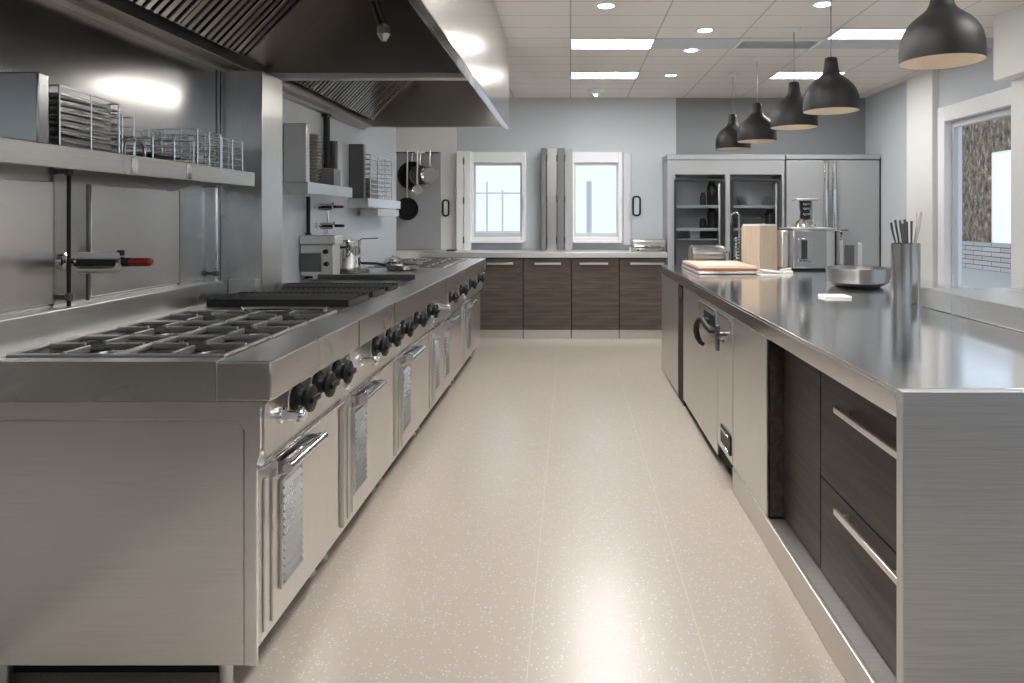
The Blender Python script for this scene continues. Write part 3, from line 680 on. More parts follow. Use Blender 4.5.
m = MB(); x = XL+.025; m.tube([(x, 4.98, .955), (x, 4.98, 1.40)], .010, 12); m.lathe([(.02, 0), (.02, .012)], (x, 4.98, .95), n=16)
tag(m.build('rinse_pipe', M['chrome']), 'bright chrome upright pipe behind the polished pot', 'pipe')

# ---------------------------------------------------------------- far wall shelves
def far_shelf(y0, y1, d, z, label):
    t = thing('wall_shelf', label, 'shelf', (XL+d/2, (y0+y1)/2, z-.07))
    m = MB(); m.box(XL, XL+d, y0, y1, z-.01, z, .002); m.build('shelf_board', M['steel_y'], t)
    m = MB(); m.box(XL+d, XL+d+.01, y0, y1, z-.07, z+.003, .003); m.build('front_lip', M['steel_y'], t)
    m = MB(); m.box(XL, XL+d, y0, y0+.01, z-.075, z-.01, .002); m.build('end_lip', M['steel_y'], t)
d2 = .145; z2 = 1.565
far_shelf(4.25, 5.12, d2, z2, 'stainless wall shelf with a stack of plates behind the steel pillar')
m = MB(); m.box(XL+.002, XL+d2-.004, 4.26, 4.32, z2, 1.925, .005); tag(m.build('steel_bin', M['steel_z']), 'tall steel bin at the near end of the plate shelf', 'bin')
m = MB(); cx, cy = XL+.075, 4.50
m.lathe([(.045, 0), (.05, .004), (.068, .012), (.072, .015), (.066, .014), (.045, .008), (.0005, .007)], (cx, cy, z2), n=28)
pl = tag(m.build('plate', M['plate_grey']), 'grey plate in the tall stack behind the steel bin on the far shelf', 'plate', 'stacked plates on the far shelf')
for k in range(1, 15): copy_tree(pl, pl.location + Vector((random.uniform(-.003, .003), random.uniform(-.01, .01), .0215*k)))
m = MB(); m.box(XL+.02, XL+d2-.01, 4.78, 4.92, z2, z2+.12, .005); bo = m.build('storage_box', M['jar']); tag(bo, 'small beige-grey box beside the plate stack on the far shelf', 'box')
m = MB(); m.box(XL+.002, XL+.09, 5.0, 5.1, z2, 1.90, .006); tag(m.build('steel_bin', M['steel_z']), 'slim steel bin at the far end of the plate shelf', 'bin')
m = MB(); m.tube([(XL+.03, 5.0-.06, 1.70), (XL+.03, 5.0-.06, 2.08)], .022, 12); m.lathe([(.032, 0), (.032, .02)], (XL+.03, 4.94, 2.06), n=16)
tag(m.build('conduit', M['black']), 'black upright conduit between plate shelf and hood', 'conduit')
far_shelf(5.5, 6.55, .15, 1.50, 'short stainless wall shelf at the far end of the cooking line')
m = MB(); m.box(XL+.002, XL+.12, 5.52, 5.57, 1.50, 1.93, .005); tag(m.build('steel_bin', M['dark_steel']), 'dark steel bin on the short far shelf', 'bin')
wire_basket(XL+.012, XL+.142, 5.62, 6.30, 1.50, 1.86, 10, r=.004, posts=4, label='tall wire rack on the short shelf at the far end of the cooking line', name='wire_rack')
m = MB(); m.box(XL+.03, XL+.125, 5.68, 5.95, 1.505, 1.67, .006); tag(m.build('storage_box', M['jar']), 'grey box inside the tall wire rack on the short far shelf', 'box')
m = MB(); m.box(XL+.02, XL+.17, 5.75, 6.45, 1.36, 1.42, .005); m.box(XL, XL+.02, 5.9, 6.2, 1.37, 1.41)
tag(m.build('under_shelf_box', M['pale_steel']), 'pale flat box fixed below the short far shelf', 'box')

# ---------------------------------------------------------------- appliance, pots
ax0, ax1, ay0, ay1 = XL+.005, -1.53, 4.52, 4.65
t = thing('countertop_fryer', 'boxy steel countertop appliance with black knobs behind the griddle', 'fryer', ((ax0+ax1)/2, (ay0+ay1)/2, RZ))
m = MB(); m.box(ax0, ax1, ay0, ay1, RZ+.02, 1.175, .008); m.build('body', M['door_steel'], t)
m = MB(); m.box(ax0, ax1+.02, ay0-.02, ay1, 1.176, 1.235, .008); m.build('lid', M['pale_steel'], t)
m = MB(); m.box(ax0, ax1-.08, ay0-.012, ay0, 1.0, 1.12, .004); m.build('tank_panel', M['dark_steel'], t)
for kx, kz in ((ax1-.05, 1.13), (ax1-.045, 1.05)):
    m = MB(); m.lathe([(.016, 0), (.014, -.02)], (kx, ay0, kz), 'y', 16); m.build('knob', M['black'], t)
for kx in (ax0+.03, ax1-.03):
    for ky in (ay0+.03, ay1-.03):
        m = MB(); m.lathe([(.015, 0), (.012, .02)], (kx, ky, RZ), n=12); m.build('foot', M['black'], t)
def pot(cx, cy, z, r, h, label, lid=False):
    t = thing('stock_pot', label, 'pot', (cx, cy, z))
    m = MB(); w = .004
    m.lathe([(.0005, 0), (r-.012, 0), (r-.003, .004), (r, .014), (r, h), (r+.005, h+.003), (r+.004, h+.007), (r-w, h+.004), (r-w, .016), (r-.014, .008), (.0005, .008)], (cx, cy, z), n=40); m.build('body', M['chrome'], t)
    for sgn, ax in ((1, 'y'), (-1, 'y')):
        m = MB(); y = cy+sgn*r; m.tube([(cx-.035, y-sgn*.002, z+h*.8), (cx-.033, y+sgn*.03, z+h*.8), (cx+.033, y+sgn*.03, z+h*.8), (cx+.035, y-sgn*.002, z+h*.8)], .006, 10); m.build('handle', M['black'], t)
    return t
pot(-1.625, 5.08, .972, .10, .205, 'polished round stock pot on the far worktop behind the fryer')
m = MB(); m.lathe([(.0005, 0), (.13, 0), (.135, .006), (.135, .022), (.0005, .022)], (-1.60, 5.08, RZ), n=32); tag(m.build('hot_plate', M['dark_steel']), 'flat dark round plate under the polished stock pot', 'hot plate')
m = MB(); m.lathe([(.0005, 0), (.105, 0), (.118, .008), (.125, .04), (.121, .04), (.113, .010), (.0005, .008)], (-1.28, 5.34, RZ), n=32); fp = thing('frying_pan', 'low pan with long handle between the stock pot and far grates', 'pan', (-1.28, 5.34, RZ))
for v in m.bm.verts: pass
m.build('bowl', M['dark_steel'], fp)
m = MB(); m.tube([(-1.40, 5.33, .985), (-1.47, 5.32, 1.0), (-1.60, 5.30, 1.005)], [.008, .009, .010], 10); m.build('handle', M['black'], fp)
m = MB(); m.tube([(-1.625, 5.12, 1.10), (-1.52, 5.09, 1.195), (-1.40, 5.09, 1.20)], .004, 8); m.lathe([(.02, 0), (.022, .01), (.0005, .012)], (-1.625, 5.12, 1.09), n=14); tag(m.build('ladle', M['dark_steel']), 'thin dark ladle leaning out over the stock pot rim', 'ladle')
m = MB(); m.lathe([(.0005, 0), (.06, 0), (.068, .02), (.066, .05), (.03, .062), (.012, .064), (.012, .075), (.0005, .076)], (-1.47, 5.78, .962), n=28); tag(m.build('small_lidded_pan', M['chrome']), 'small lidded pan on the far burner grates', 'pan')

# ---------------------------------------------------------------- steel panel with pans at the end of the line
YP = YB-.06
S('trim_11', M['fridge_steel'], (X(397, YP), X(441, YP), YP-.02, YP, .96, Z(152, YP)), bev=.003)
t = thing('pan_rail', 'thin dark rail on the steel wall panel above the hanging pans', 'rail', (-1.82, YP-.06, Z(152, YP)))
zr = Z(152.5, YP-.06)
m = MB(); m.tube([(X(397, YP), YP-.06, zr), (X(440, YP), YP-.06, zr)], .007, 10); m.build('bar', M['dark_steel'], t)
for px in (399, 437):
    m = MB(); m.tube([(X(px, YP), YP-.06, zr), (X(px, YP), YP-.019, zr)], .006, 8); m.build('bracket', M['dark_steel'], t)
m = MB(); m.box(X(416, YP), X(426, YP), YP-.075, YP-.067, zr-.012, zr+.012, .003); m.build('tag', M['white'], t)
def hung_pan(px, py, y, r, mat, inside, label, dep=.07, hs=1):
    cx, cz = X(px, y), Z(py, y); t = thing('hanging_pan', label, 'pan', (cx, y, cz-r), 'pans hanging on the end wall')
    m = MB(); m.lathe([(.0005, 0), (r*.82, 0), (r*.9, -.008), (r, -dep), (r+.006, -dep-.003), (r-.004, -dep), (r*.86, -.012), (.0005, -.01)], (cx, y, cz), 'y', 36); m.build('bowl', mat, t)
    m = MB(); ty = y-dep*.7; m.tube([(cx, ty, cz+r*.95), (cx, ty-.01, cz+r+.06), (cx, y-.03, zr-.02), (cx, y-.03, zr+.012), (cx, y-.005, zr+.012)], [.012, .010, .008, .006, .005], 10); m.build('handle', M['handle'], t)
hung_pan(413, 176, YP-.025, .165, M['iron'], None, 'large black pan hanging at the back of the pan group')
hung_pan(421, 176, YP-.11, .12, M['dark_steel'], None, 'mid-sized dark steel pan hanging between the black and polished ones', .07)
hung_pan(430.5, 175, YP-.19, .10, M['chrome'], None, 'small polished pan hanging in front of the dark pans', .05)
hung_pan(418, 190, YP-.2, .055, M['chrome'], None, 'tiny polished pan hanging lowest of the pan group', .04)
hung_pan(408, 209, YP-.115, .13, M['iron'], None, 'dark pan shape standing in for the reflection low on the steel wall panel', .05)  # pan shape put in for the dark reflection below the pans
def pull_plate(px, py, y, w, h, inner, label):
    cx, cz = X(px, y), Z(py, y); t = thing('wall_plate', label, 'wall plate', (cx, y, cz-h))
    m = MB(); r = w*.8; poly = []
    pts = []
    for sx, sz, a0 in ((1, 1, 0), (-1, 1, 90), (-1, -1, 180), (1, -1, 270)):
        for k in range(5):
            a = math.radians(a0+k*22.5); pts.append((cx+sx*(w-r)+r*math.cos(a), y-.015, cz+sz*(h-r)+r*math.sin(a)))
    m.tube(pts, .011, 8, closed=True); m.build('rim', M['black'], t)
    m = MB(); m.prism([(p[0], p[2]) for p in pts], 'y', y-.012, y); m.build('face', inner, t)
pull_plate(446, 208, YP, .035, .095, M['white'], 'white rounded wall plate with dark edge beside the steel panel')
pull_plate(636.5, 206, YB, .042, .115, M['wall'], 'rounded black loop on the grey wall beside the second window')

# ---------------------------------------------------------------- folding shutters by the windows
def leaf_stack(pxs, z0, z1, y0, y1, mats, label, name='folding_shutter'):
    t = thing(name, label, 'shutter', (X((pxs[0]+pxs[-1])/2, y0), (y0+y1)/2, z0))
    for k, (a, b) in enumerate(zip(pxs, pxs[1:])):
        xa, xb = X(a, y0)+.004, X(b, y0)-.004
        m = MB(); m.box(xa, xb, y0+(k % 2)*.012, y1, z0, z1, .004); m.build('leaf', M[mats[k % len(mats)]], t)
    m = MB()
    for b in pxs[1:-1]:
        for z in (z0+.12, (z0+z1)/2, z1-.12): m.tube([(X(b, y0), y0+.003, z-.04), (X(b, y0), y0+.003, z+.04)], .009, 8)
    m.build('hinge', M['dark_steel'], t)
    return t
zt_b = .962
leaf_stack([456, 463.5, 470.5], zt_b, Z(150.5, 8.3), 8.36, 8.49, ['white_gloss', 'white_gloss'], 'folded white shutter leaves at the near side of the first back window')
leaf_stack([541, 546.5, 557, 564.5, 573], zt_b, Z(147.5, 8.25), 8.3, 8.5, ['frame_dark', 'machine', 'frame_dark', 'fridge_steel'], 'folded grey metal shutter leaves standing between the two back windows')
t = thing('window_leaf', 'pale casement leaf standing open against the wall by the second window', 'window leaf', (X(623, YB), YB-.05, 1.0))
xa, xb = X(618.5, YB)+.056, X(630, YB)+.01
m = MB(); m.box(xa, xb, YB-.05, YB-.012, Z(245, YB), Z(153, YB), .005); m.build('leaf', M['frame'], t)
m = MB(); m.box(xa+.05, xa+.075, YB-.075, YB-.05, Z(220, YB), Z(197, YB), .004); m.build('grip', M['pale_steel'], t)

# ---------------------------------------------------------------- back counter
BY, BZ = 7.78, .962
seams = [-1.60, -1.065, -.528, .009, .542, 1.072]
nm = ['behind the far burners', 'partly hidden by the last range', 'below the first window', 'below the folded grey shutters', 'below the second window']
for i in range(5):
    x0, x1 = seams[i]+.004, seams[i+1]-.004
    t = thing('base_cabinet', 'dark wood base cabinet with bar handle ' + ['behind the far burners, mostly hidden', 'at the end of the cooking line', 'second from the cooking line', 'third from the cooking line', 'next to the island and glass fridge'][i], 'cabinet', ((x0+x1)/2, BY+.35, 0), 'dark wood cabinets under the back counter')
    m = MB(); m.box(x0, x1, BY+.022, YB-.07, .10, BZ-.062); m.build('body', M['black_gap'], t)
    m = MB(); m.box(x0, x1, BY, BY+.02, .105, BZ-.067, .002); d = m.build('door', M['wood_x'], t)
    hx0, hx1 = {2: (X(534.7, BY), X(561, BY)), 3: (X(579.5, BY), X(608, BY)), 4: (X(630, BY), X(664, BY)), 1: (X(487, BY), X(513.5, BY)), 0: (-1.47, -1.18)}[i]
    m = MB(); z = .838; m.box(hx0, hx1, BY-.034, BY-.022, z-.012, z+.012, .003)
    for hx in (hx0+.03, hx1-.04): m.box(hx, hx+.012, BY-.022, BY, z-.006, z+.006)
    m.build('handle', M['handle'], d)
    m = MB(); m.box(x0, x1, BY+.02, BY+.035, 0, .10, .002); m.build('kickboard', M['plinth'], t)
m = MB(); m.box(-1.68, 1.074, BY-.03, YB-.06, BZ-.058, BZ, .004); tag(m.build('back_worktop', M['pale_steel']), 'pale steel worktop along the back wall under the windows', 'worktop')
# things on it
t = thing('chafing_dish', 'shiny rectangular lidded dish on the back worktop beside the glass fridge', 'dish', (.76, 8.1, BZ))
y = 8.05
m = MB(); m.box(X(634, y), X(667, y)-.02, y, y+.3, BZ+.02, BZ+.065, .01); m.build('pan', M['chrome'], t)
m = MB(); m.box(X(632, y), X(667, y)-.015, y-.01, y+.31, BZ+.066, BZ+.135, .02, 3); m.build('lid', M['steel_x'], t)
for xx in (X(637, y), X(662, y)):
    m = MB(); m.box(xx, xx+.03, y+.02, y+.28, BZ, BZ+.02, .003); m.build('foot', M['dark_steel'], t)
m = MB(); m.lathe([(.028, 0), (.03, .004), (.014, .012), (.016, .04), (.024, .055), (.0005, .062)], (X(630, 7.95), 7.95, BZ), n=20); tag(m.build('salt_pot', M['chrome']), 'tiny chrome pot beside the shiny lidded dish on the back worktop', 'pot')
m = MB(); m.box(X(447, 8.1), X(456, 8.1), 8.05, 8.2, BZ, BZ+.018, .004); tag(m.build('hinge_block', M['dark_steel']), 'small dark flat block on the worktop before the white shutter', 'block')

# ---------------------------------------------------------------- fridges
FY = 8.1; FZ = Z(154.5, FY)
def glass_fridge():
    x0, x1 = X(667.5, FY), X(784.5, FY); yb = YB-.02
    t = thing('glass_door_fridge', 'steel upright fridge with two black-framed glass doors', 'fridge', ((x0+x1)/2, FY+.3, 0))
    zh = Z(174.5, FY)
    m = MB(); m.box(x0, x0+.09, FY, yb, 0, zh, .003).box(x1-.03, x1, FY, yb, 0, zh, .003).box(x0+.09, x1-.03, yb-.03, yb, 0, zh).box(x0+.09, x1-.03, FY+.03, yb-.03, 0, .25).box(x0+.09, x1-.03, FY, FY+.03, 0, .25)
    m.box(x0, x1, FY, yb, zh, FZ-.06, .003); xm0, xm1 = X(724.5, FY), X(730.5, FY); m.box(xm0+.01, xm1-.005, FY, yb-.03, .25, zh); m.build('cabinet', M['fridge_steel'], t)
    m = MB(); m.box(x0-.006, x1+.004, FY-.012, yb, FZ-.06, FZ, .004); m.build('top_cap', M['fridge_steel'], t)
    m = MB(); m.box(x0+.09, x1-.03, yb-.034, yb-.031, .25, zh); m.build('inner_lining', M['fridge_in'], t)
    xs = ((X(674, FY), X(724, FY)), (X(730.8, FY), X(778, FY)))
    shelves = []
    for k, (a, b) in enumerate(xs):
        z1 = Z(179.5, FY); fr = .022; r_ = .05 if k == 0 else fr
        m = MB(); y0, y1 = FY-.026, FY-.002
        m.box(a, a+fr, y0, y1, .26, z1, .003).box(b-r_, b, y0, y1, .26, z1, .003).box(a+fr, b-r_, y0, y1, z1-fr, z1, .003).box(a+fr, b-r_, y0, y1, .26, .26+fr, .003)
        d = m.build('glass_door', M['gasket'], t)
        m = MB(); m.box(a+fr, b-r_, y0+.008, y0+.014, .26+fr, z1-fr); m.build('pane', M['door_glass'], d)
        m = MB(); hx = b-r_-.012; m.box(hx-.012, hx+.008, y0-.03, y0-.012, .9, z1-.05, .004)
        for hz in (1.0, z1-.12): m.box(hx-.008, hx+.004, y0-.013, y0+.008, hz, hz+.02)
        m.build('handle', M['handle'], d)
        for z in (Z(205, FY), Z(228, FY), 1.1, .75):
            m = MB(); m.box(a-.0, b-.01, FY+.02, yb-.04, z-.035 if z > 1.2 else z-.012, z, .003); m.build('shelf', M['frame'], t)
        m = MB(); m.box(a+.002, a+.014, FY+.004, FY+.018, .5, z1-.05, .003); m.build('added_strip', M['cooler_fill'] if k == 0 else M['frame'], t)  # hidden strip added to brighten the shelves behind the first door
    return xs, yb
xs, yb = glass_fridge()
def jar(x, y, z, r, h, mat, label, name='storage_jar', cat='jar'):
    t = thing(name, label, cat, (x, y, z))
    m = MB(); m.lathe([(.0005, 0), (r*.95, 0), (r, .006), (r, h*.72), (r*.9, h*.8), (r*.62, h*.86)], (x, y, z), n=20); m.build('body', M[mat], t)
    m = MB(); m.lathe([(r*.7, h*.86), (r*.72, h*.88), (r*.72, h), (.0005, h)], (x, y, z), n=20); m.build('lid', M['black'], t)
zs1, zs2 = Z(205, FY), Z(228, FY); fy = FY+.2
jar(X(703, fy), fy, zs1, .035, .15, 'bottle', 'small dark jar on the upper shelf behind the first glass door')
jar(X(712, fy), fy, zs1, .06, .29, 'bottle', 'tall dark bottle on the upper shelf behind the first glass door', 'bottle', 'bottle')
jar(X(703, fy), fy, zs2, .04, .11, 'bottle', 'small dark jar on the middle shelf behind the first glass door')
jar(X(712, fy), fy, zs2, .055, .24, 'bottle', 'tall dark bottle on the middle shelf behind the first glass door', 'bottle', 'bottle')
m = MB(); m.box(X(690, fy), X(700, fy), fy, fy+.15, 1.1, 1.22, .01); tag(m.build('food_box', M['white']), 'pale food box on the low shelf behind the first glass door', 'box')
m = MB(); m.box(X(703, fy), X(717, fy), fy, fy+.15, 1.1, 1.25, .01); tag(m.build('food_box', M['bottle']), 'dark food box on the low shelf behind the first glass door', 'box')
m = MB(); m.lathe([(.10, 0), (.13, .03), (.17, .08), (.19, .11), (.185, .11), (.16, .08), (.0005, .02)], (X(754, fy), fy+.1, zs1), n=28); tag(m.build('mixing_bowl', M['steel_x']), 'wide steel bowl on the upper shelf behind the second glass door', 'bowl')
jar(X(770, fy), fy, zs2, .06, .22, 'bottle', 'broad dark jar on the middle shelf behind the second glass door')
m = MB(); m.box(X(737, fy), X(762, fy), fy, fy+.2, zs2, zs2+.12, .01); tag(m.build('food_box', M['jar']), 'grey food box on the middle shelf behind the second glass door', 'box')
def solid_fridge():
    x0, x1 = X(786.5, FY), 3.575; t = thing('steel_fridge', 'tall solid steel fridge with two doors and long bar handles', 'fridge', ((x0+x1)/2, FY+.3, 0))
    m = MB(); m.box(x0, x1, FY+.04, yb, .06, FZ-.06, .003); m.build('cabinet', M['fridge_steel'], t)
    m = MB(); m.box(x0-.004, x1+.006, FY-.012, yb, FZ-.055, FZ, .004); m.build('top_cap', M['fridge_steel'], t)
    xm = X(828.5, FY); zt = FZ-.065
    for a, b, hx in ((x0, xm-.004, X(824.3, FY)), (xm+.004, x1, X(832.8, FY))):
        m = MB(); m.box(a, b, FY, FY+.038, .12, zt, .004); d = m.build('door', M['fridge_steel'], t)
        m = MB(); w = .028; m.box(hx-w*.7, hx+w*.7, FY-.05, FY-.03, Z(189, FY), zt-.01, .006); m.tube([(hx, FY-.048, Z(240, FY)), (hx, FY-.048, Z(189, FY))], w*1.05, 16)
        for hz in (Z(236, FY), Z(192, FY), zt-.06): m.box(hx-.01, hx+.01, FY-.034, FY, hz, hz+.03, .003)
        m.build('handle', M['chrome'], d)
    m = MB(); m.box(x0+.02, x1-.02, FY+.06, yb-.02, 0, .06); m.build('kickboard', M['black_gap'], t)
solid_fridge()
S('trim_12', M['gasket'], (3.584, XR, FY+.02, YB, 0, FZ-.03))

# ---------------------------------------------------------------- island
IX, IZ, IYn, IYf, IXr = .80, .93, 1.685, 6.2, 2.38
m = MB(); m.box(IX, IXr, IYn, IYn+.035, 0, IZ, .0025); tag(m.build('island_end_panel', M['end_steel']), 'tall brushed steel end panel closing the near end of the island', 'end panel')
m = MB(); m.box(IX, IXr, IYn+.036, IYf, IZ-.012, IZ, .003); m.box(IX, IX+.02, IYn+.036, IYf, IZ-.072, IZ-.012, .003); m.box(IX+.02, IXr, IYn+.036, IYf, IZ-.03, IZ-.012)
tag(m.build('island_worktop', M['top_steel']), 'wide glossy stainless island worktop with lipped edge', 'worktop')
# raised bar
m = MB(); m.box(1.65, IXr, .9, 3.3, IZ+.001, 1.02, .004) if False else m.box(1.65, IXr, IYn+.002, 3.3, IZ+.001, 1.02, .004)
tag(m.build('raised_bar', M['steel_y']), 'raised stainless bar ledge along the outer side of the island', 'bar ledge')
# plinth with ledge
m = MB(); m.box(IX, IX+.015, IYn+.036, 3.46, 0, .118, .003); m.box(IX+.015, .90, IYn+.036, 2.86, .108, .118)
tag(m.build('island_plinth', M['plinth']), 'steel plinth and ledge along the foot of the island drawers', 'plinth')
CF = .872
t = thing('island_cupboard', 'dark wood cupboard with plain door in the island beside the drawers', 'cabinet', (1.4, 2.65, .12))
m = MB(); m.box(CF+.021, 1.6, 2.445, 2.86, .12, .85); m.build('body', M['black_gap'], t)
m = MB(); m.box(CF, CF+.02, 2.446, 2.86, .122, .853, .002); m.build('door', M['wood_y'], t)
t = thing('drawer_cabinet', 'dark wood island cabinet with two deep drawers by the end panel', 'cabinet', (1.4, 2.1, .12))
m = MB(); m.box(CF+.021, 1.6, IYn+.037, 2.438, .12, .85); m.build('body', M['black_gap'], t)
for z0, z1, hz in ((.452, .853, .735), (.122, .446, .41)):
    m = MB(); m.box(CF, CF+.02, IYn+.038, 2.438, z0, z1, .002); d = m.build('drawer', M['wood_y'], t)
    m = MB(); m.box(CF-.032, CF-.020, 1.80, 2.24, hz-.010, hz+.010, .003)
    for hy in (1.84, 2.19): m.box(CF-.020, CF, hy, hy+.012, hz-.006, hz+.006)
    m.build('handle', M['handle'], d)
# steel units
t = thing('island_steel_unit', 'plain steel island unit beside the dark wood cupboard', 'cabinet', (1.3, 3.17, .12))
m = MB(); m.box(IX+.006, 1.6, 2.905, 3.468, .119, .855, .002); m.build('body', M['door_steel'], t)
m = MB(); m.box(IX+.012, 1.6, 2.875, 2.9045, .119, .855); m.build('side_cheek', M['wood_y'], t)
m = MB(); m.box(IX+.004, IX+.02, 2.875, 2.9035, .119, .855, .002); m.build('edge_strip', M['door_steel'], t)
t = thing('dishwasher', 'steel under-counter dishwasher with black handle in the island', 'dishwasher', (1.3, 3.95, .05))
m = MB(); m.box(IX+.02, 1.6, 3.472, 4.418, .06, .855); m.build('body', M['black_gap'], t)
m = MB(); m.box(IX+.004, IX+.02, 3.840, 4.412, .05, .857, .003); d = m.build('door', M['door_steel'], t)
m = MB()
for q in ((3.87, 3.885, .70, .835), (4.365, 4.38, .70, .835), (3.885, 4.365, .70, .712), (3.885, 4.365, .823, .835)): m.box(IX-.001, IX+.004, *q, .001)
m.build('control_frame', M['chrome'], d)
m = MB(); m.box(IX-.001, IX+.004, 3.90, 4.2, .735, .80, .001); m.build('recess', M['black'], d)
m = MB()
a = [(IX-.0, 4.05, .755), (IX-.03, 4.06, .762), (IX-.05, 4.09, .75), (IX-.056, 4.13, .715), (IX-.055, 4.15, .68), (IX-.045, 4.16, .64), (IX-.03, 4.155, .61), (IX-.008, 4.15, .595)]
m.tube(a, [.014, .016, .017, .018, .018, .017, .014, .010], 12)
m.tube([(IX, 3.86, .72), (IX-.025, 3.88, .722), (IX-.035, 3.93, .735), (IX-.036, 4.0, .75), (IX-.035, 4.07, .762)], [.010, .014, .016, .016, .014], 12)
m.build('handle', M['black'], d)
m = MB(); m.box(IX+.004, IX+.02, 3.474, 3.831, .118, .857, .003); p = m.build('service_panel', M['door_steel'], t)
m = MB()
for q in ((3.50, 3.508, .70, .84), (3.80, 3.808, .70, .84), (3.508, 3.80, .832, .84)): m.box(IX-.001, IX+.004, *q, .001)
m.build('panel_trim', M['chrome'], p)
m = MB(); m.tube([(IX+.004, 3.60, .75), (IX-.035, 3.60, .75)], .012, 12); m.box(IX-.052, IX-.034, 3.585, 3.635, .665, .795, .005); m.tube([(IX-.04, 3.48, .735), (IX-.04, 3.62, .735)], .008, 10); m.build('latch', M['dark_steel'], p)
m = MB(); m.box(IX-.004, IX+.004, 3.50, 3.72, .155, .255, .004); g = m.build('drain_slot', M['black'], p)
m = MB(); m.box(IX-.010, IX-.004, 3.52, 3.70, .235, .247, .002); m.box(IX-.010, IX-.004, 3.52, 3.70, .163, .175, .002); m.build('slot_rim', M['chrome'], g)
m = MB(); m.box(IX+.05, IX+.07, 3.475, 5.0, 0, .048); tag(m.build('toe_kick', M['black_gap']), 'dark recessed toe kick below the island dishwasher', 'toe kick')
t = thing('island_steel_unit', 'plain steel island unit between the dishwasher and the dark gap', 'cabinet', (1.3, 4.7, .04))
m = MB(); m.box(IX+.006, 1.6, 4.426, 5.0, .05, .855, .002); m.build('body', M['door_steel'], t)
t = thing('island_steel_unit', 'brownish steel island unit at the far end beyond the dark gap', 'cabinet', (1.3, 5.7, .0))
m = MB(); m.box(IX+.006, 1.6, 5.27, IYf-.01, .02, .855, .002); m.build('body', M['door_steel'], t)
m = MB(); m.box(IX+.012, 1.6, 5.004, 5.268, .0, .855); m.build('niche_back', M['black_gap'], t)
m = MB(); m.box(IX+.004, IX+.0115, 5.06, 5.24, .76, .84, .003); m.build('switch_plate', M['dark_steel'], t)
m = MB(); m.box(1.601, 1.62, IYn+.04, IYf-.01, 0, .855); tag(m.build('island_back_panel', M['door_steel']), 'steel back panel along the far side of the island', 'panel')

# ---------------------------------------------------------------- on the island
# utensil holder
ux, uy = 1.632, 3.41; ur, uh = .066, .295
t = thing('utensil_holder', 'tall cylindrical stainless holder full of utensils at the bar ledge', 'utensil holder', (ux, uy, IZ))
m = MB(); m.lathe([(.0005, 0), (ur, 0), (ur, .004), (ur, uh-.004), (ur+.001, uh), (ur-.004, uh), (ur-.004, .008), (.0005, .008)], (ux, uy, IZ), n=40); m.build('body', M['bin_steel'], t)
for k in range(8):
    a = -1.2+k*.34; bx_ = ux-.045+.0115*k; top = IZ+.405+random.uniform(-.015, .015); by = uy+random.uniform(-.025, .025)
    m = MB(); m.tube([(ux+(bx_-ux)*.6, by, IZ+.03), (bx_, by, IZ+.29), (bx_+(bx_-ux)*.25-.006, by, top-.04), (bx_+(bx_-ux)*.35-.008, by, top)], [.0035, .004, .0055, .006], 8)
    if k < 7: tag(m.build('table_utensil', M['dark_steel']), 'slender grey utensil handle sticking out of the steel holder', 'utensil', 'utensils in the steel holder')
    else: m.bm.free()
m = MB(); m.tube([(ux+.02, uy, IZ+.03), (ux+.045, uy, IZ+.29), (ux+.062, uy, IZ+.38), (ux+.068, uy, IZ+.44), (ux+.070, uy, IZ+.45)], [.006, .007, .011, .014, .010], 10)
tag(m.build('spatula', M['plate_grey']), 'broad pale spatula handle, tallest thing in the steel holder', 'spatula')
# shallow steel dish
y0 = 4.12; cx = X(858, y0+.15)
t = thing('serving_dish', 'low wide oval steel dish with bright lower rim on the island', 'dish', (cx, y0+.15, IZ))
m = MB(); prof = [(.0005, .006), (.12, .006), (.15, .012), (.175, .03), (.182, .06), (.186, .10), (.190, .115), (.184, .115), (.176, .06), (.16, .03), (.0005, .02)]
m.lathe(prof, (cx, y0+.15, IZ), n=44); m.build('bowl', M['dish_steel'], t)
m = MB(); m.lathe([(.10, 0), (.125, .002), (.125, .008), (.10, .008)], (cx, y0+.15, IZ), n=36); m.build('foot_ring', M['black'], t)
m = MB(); m.tube([(cx+.185, y0+.11, IZ+.095), (cx+.225, y0+.115, IZ+.085), (cx+.225, y0+.185, IZ+.085), (cx+.185, y0+.19, IZ+.095)], .006, 10); m.build('handle', M['dark_steel'], t)
y = 3.62; m = MB(); m.box(X(826, y), X(852, y), y, y+.12, IZ, IZ+.012, .002); tag(m.build('folded_card', M['paper']), 'small white folded card lying before the oval steel dish', 'card')
# cutting board on a tray
y0, y1 = 5.22, 5.95
t = thing('tray', 'flat dark-edged steel tray under the wooden cutting board', 'tray', (1.2, 5.55, IZ))
m = MB(); m.box(X(697, y0), X(760, y0), y0-.06, y1, IZ+.004, IZ+.02, .004); m.build('pan', M['steel_x'], t)
m = MB(); m.box(X(700, y0), X(757, y0), y0-.03, y1-.03, IZ, IZ+.004); m.build('foot', M['black'], t)
t = thing('cutting_board', 'pale wooden cutting board with red-brown edge on the steel tray', 'cutting board', (1.2, 5.55, IZ+.02))
bx0, bx1 = X(698, y0), X(757, y0)
m = MB(); m.prism([(bx0, y0), (bx1, y0), (bx1, y1-.04), (bx0-.0, y1)], 'z', IZ+.022, IZ+.040); m.build('edge', M['board_edge'], t)
m = MB(); m.prism([(bx0+.002, y0+.002), (bx1-.002, y0+.002), (bx1-.002, y1-.042), (bx0+.002, y1-.002)], 'z', IZ+.0405, IZ+.056); m.build('top', M['board'], t)
m = MB(); m.box(bx0+.1, bx1-.12, y0+.10, y0+.42, IZ+.0565, IZ+.0595, .001); tag(m.build('paper_sheet', M['paper']), 'white sheet of paper lying on the wooden cutting board', 'paper')
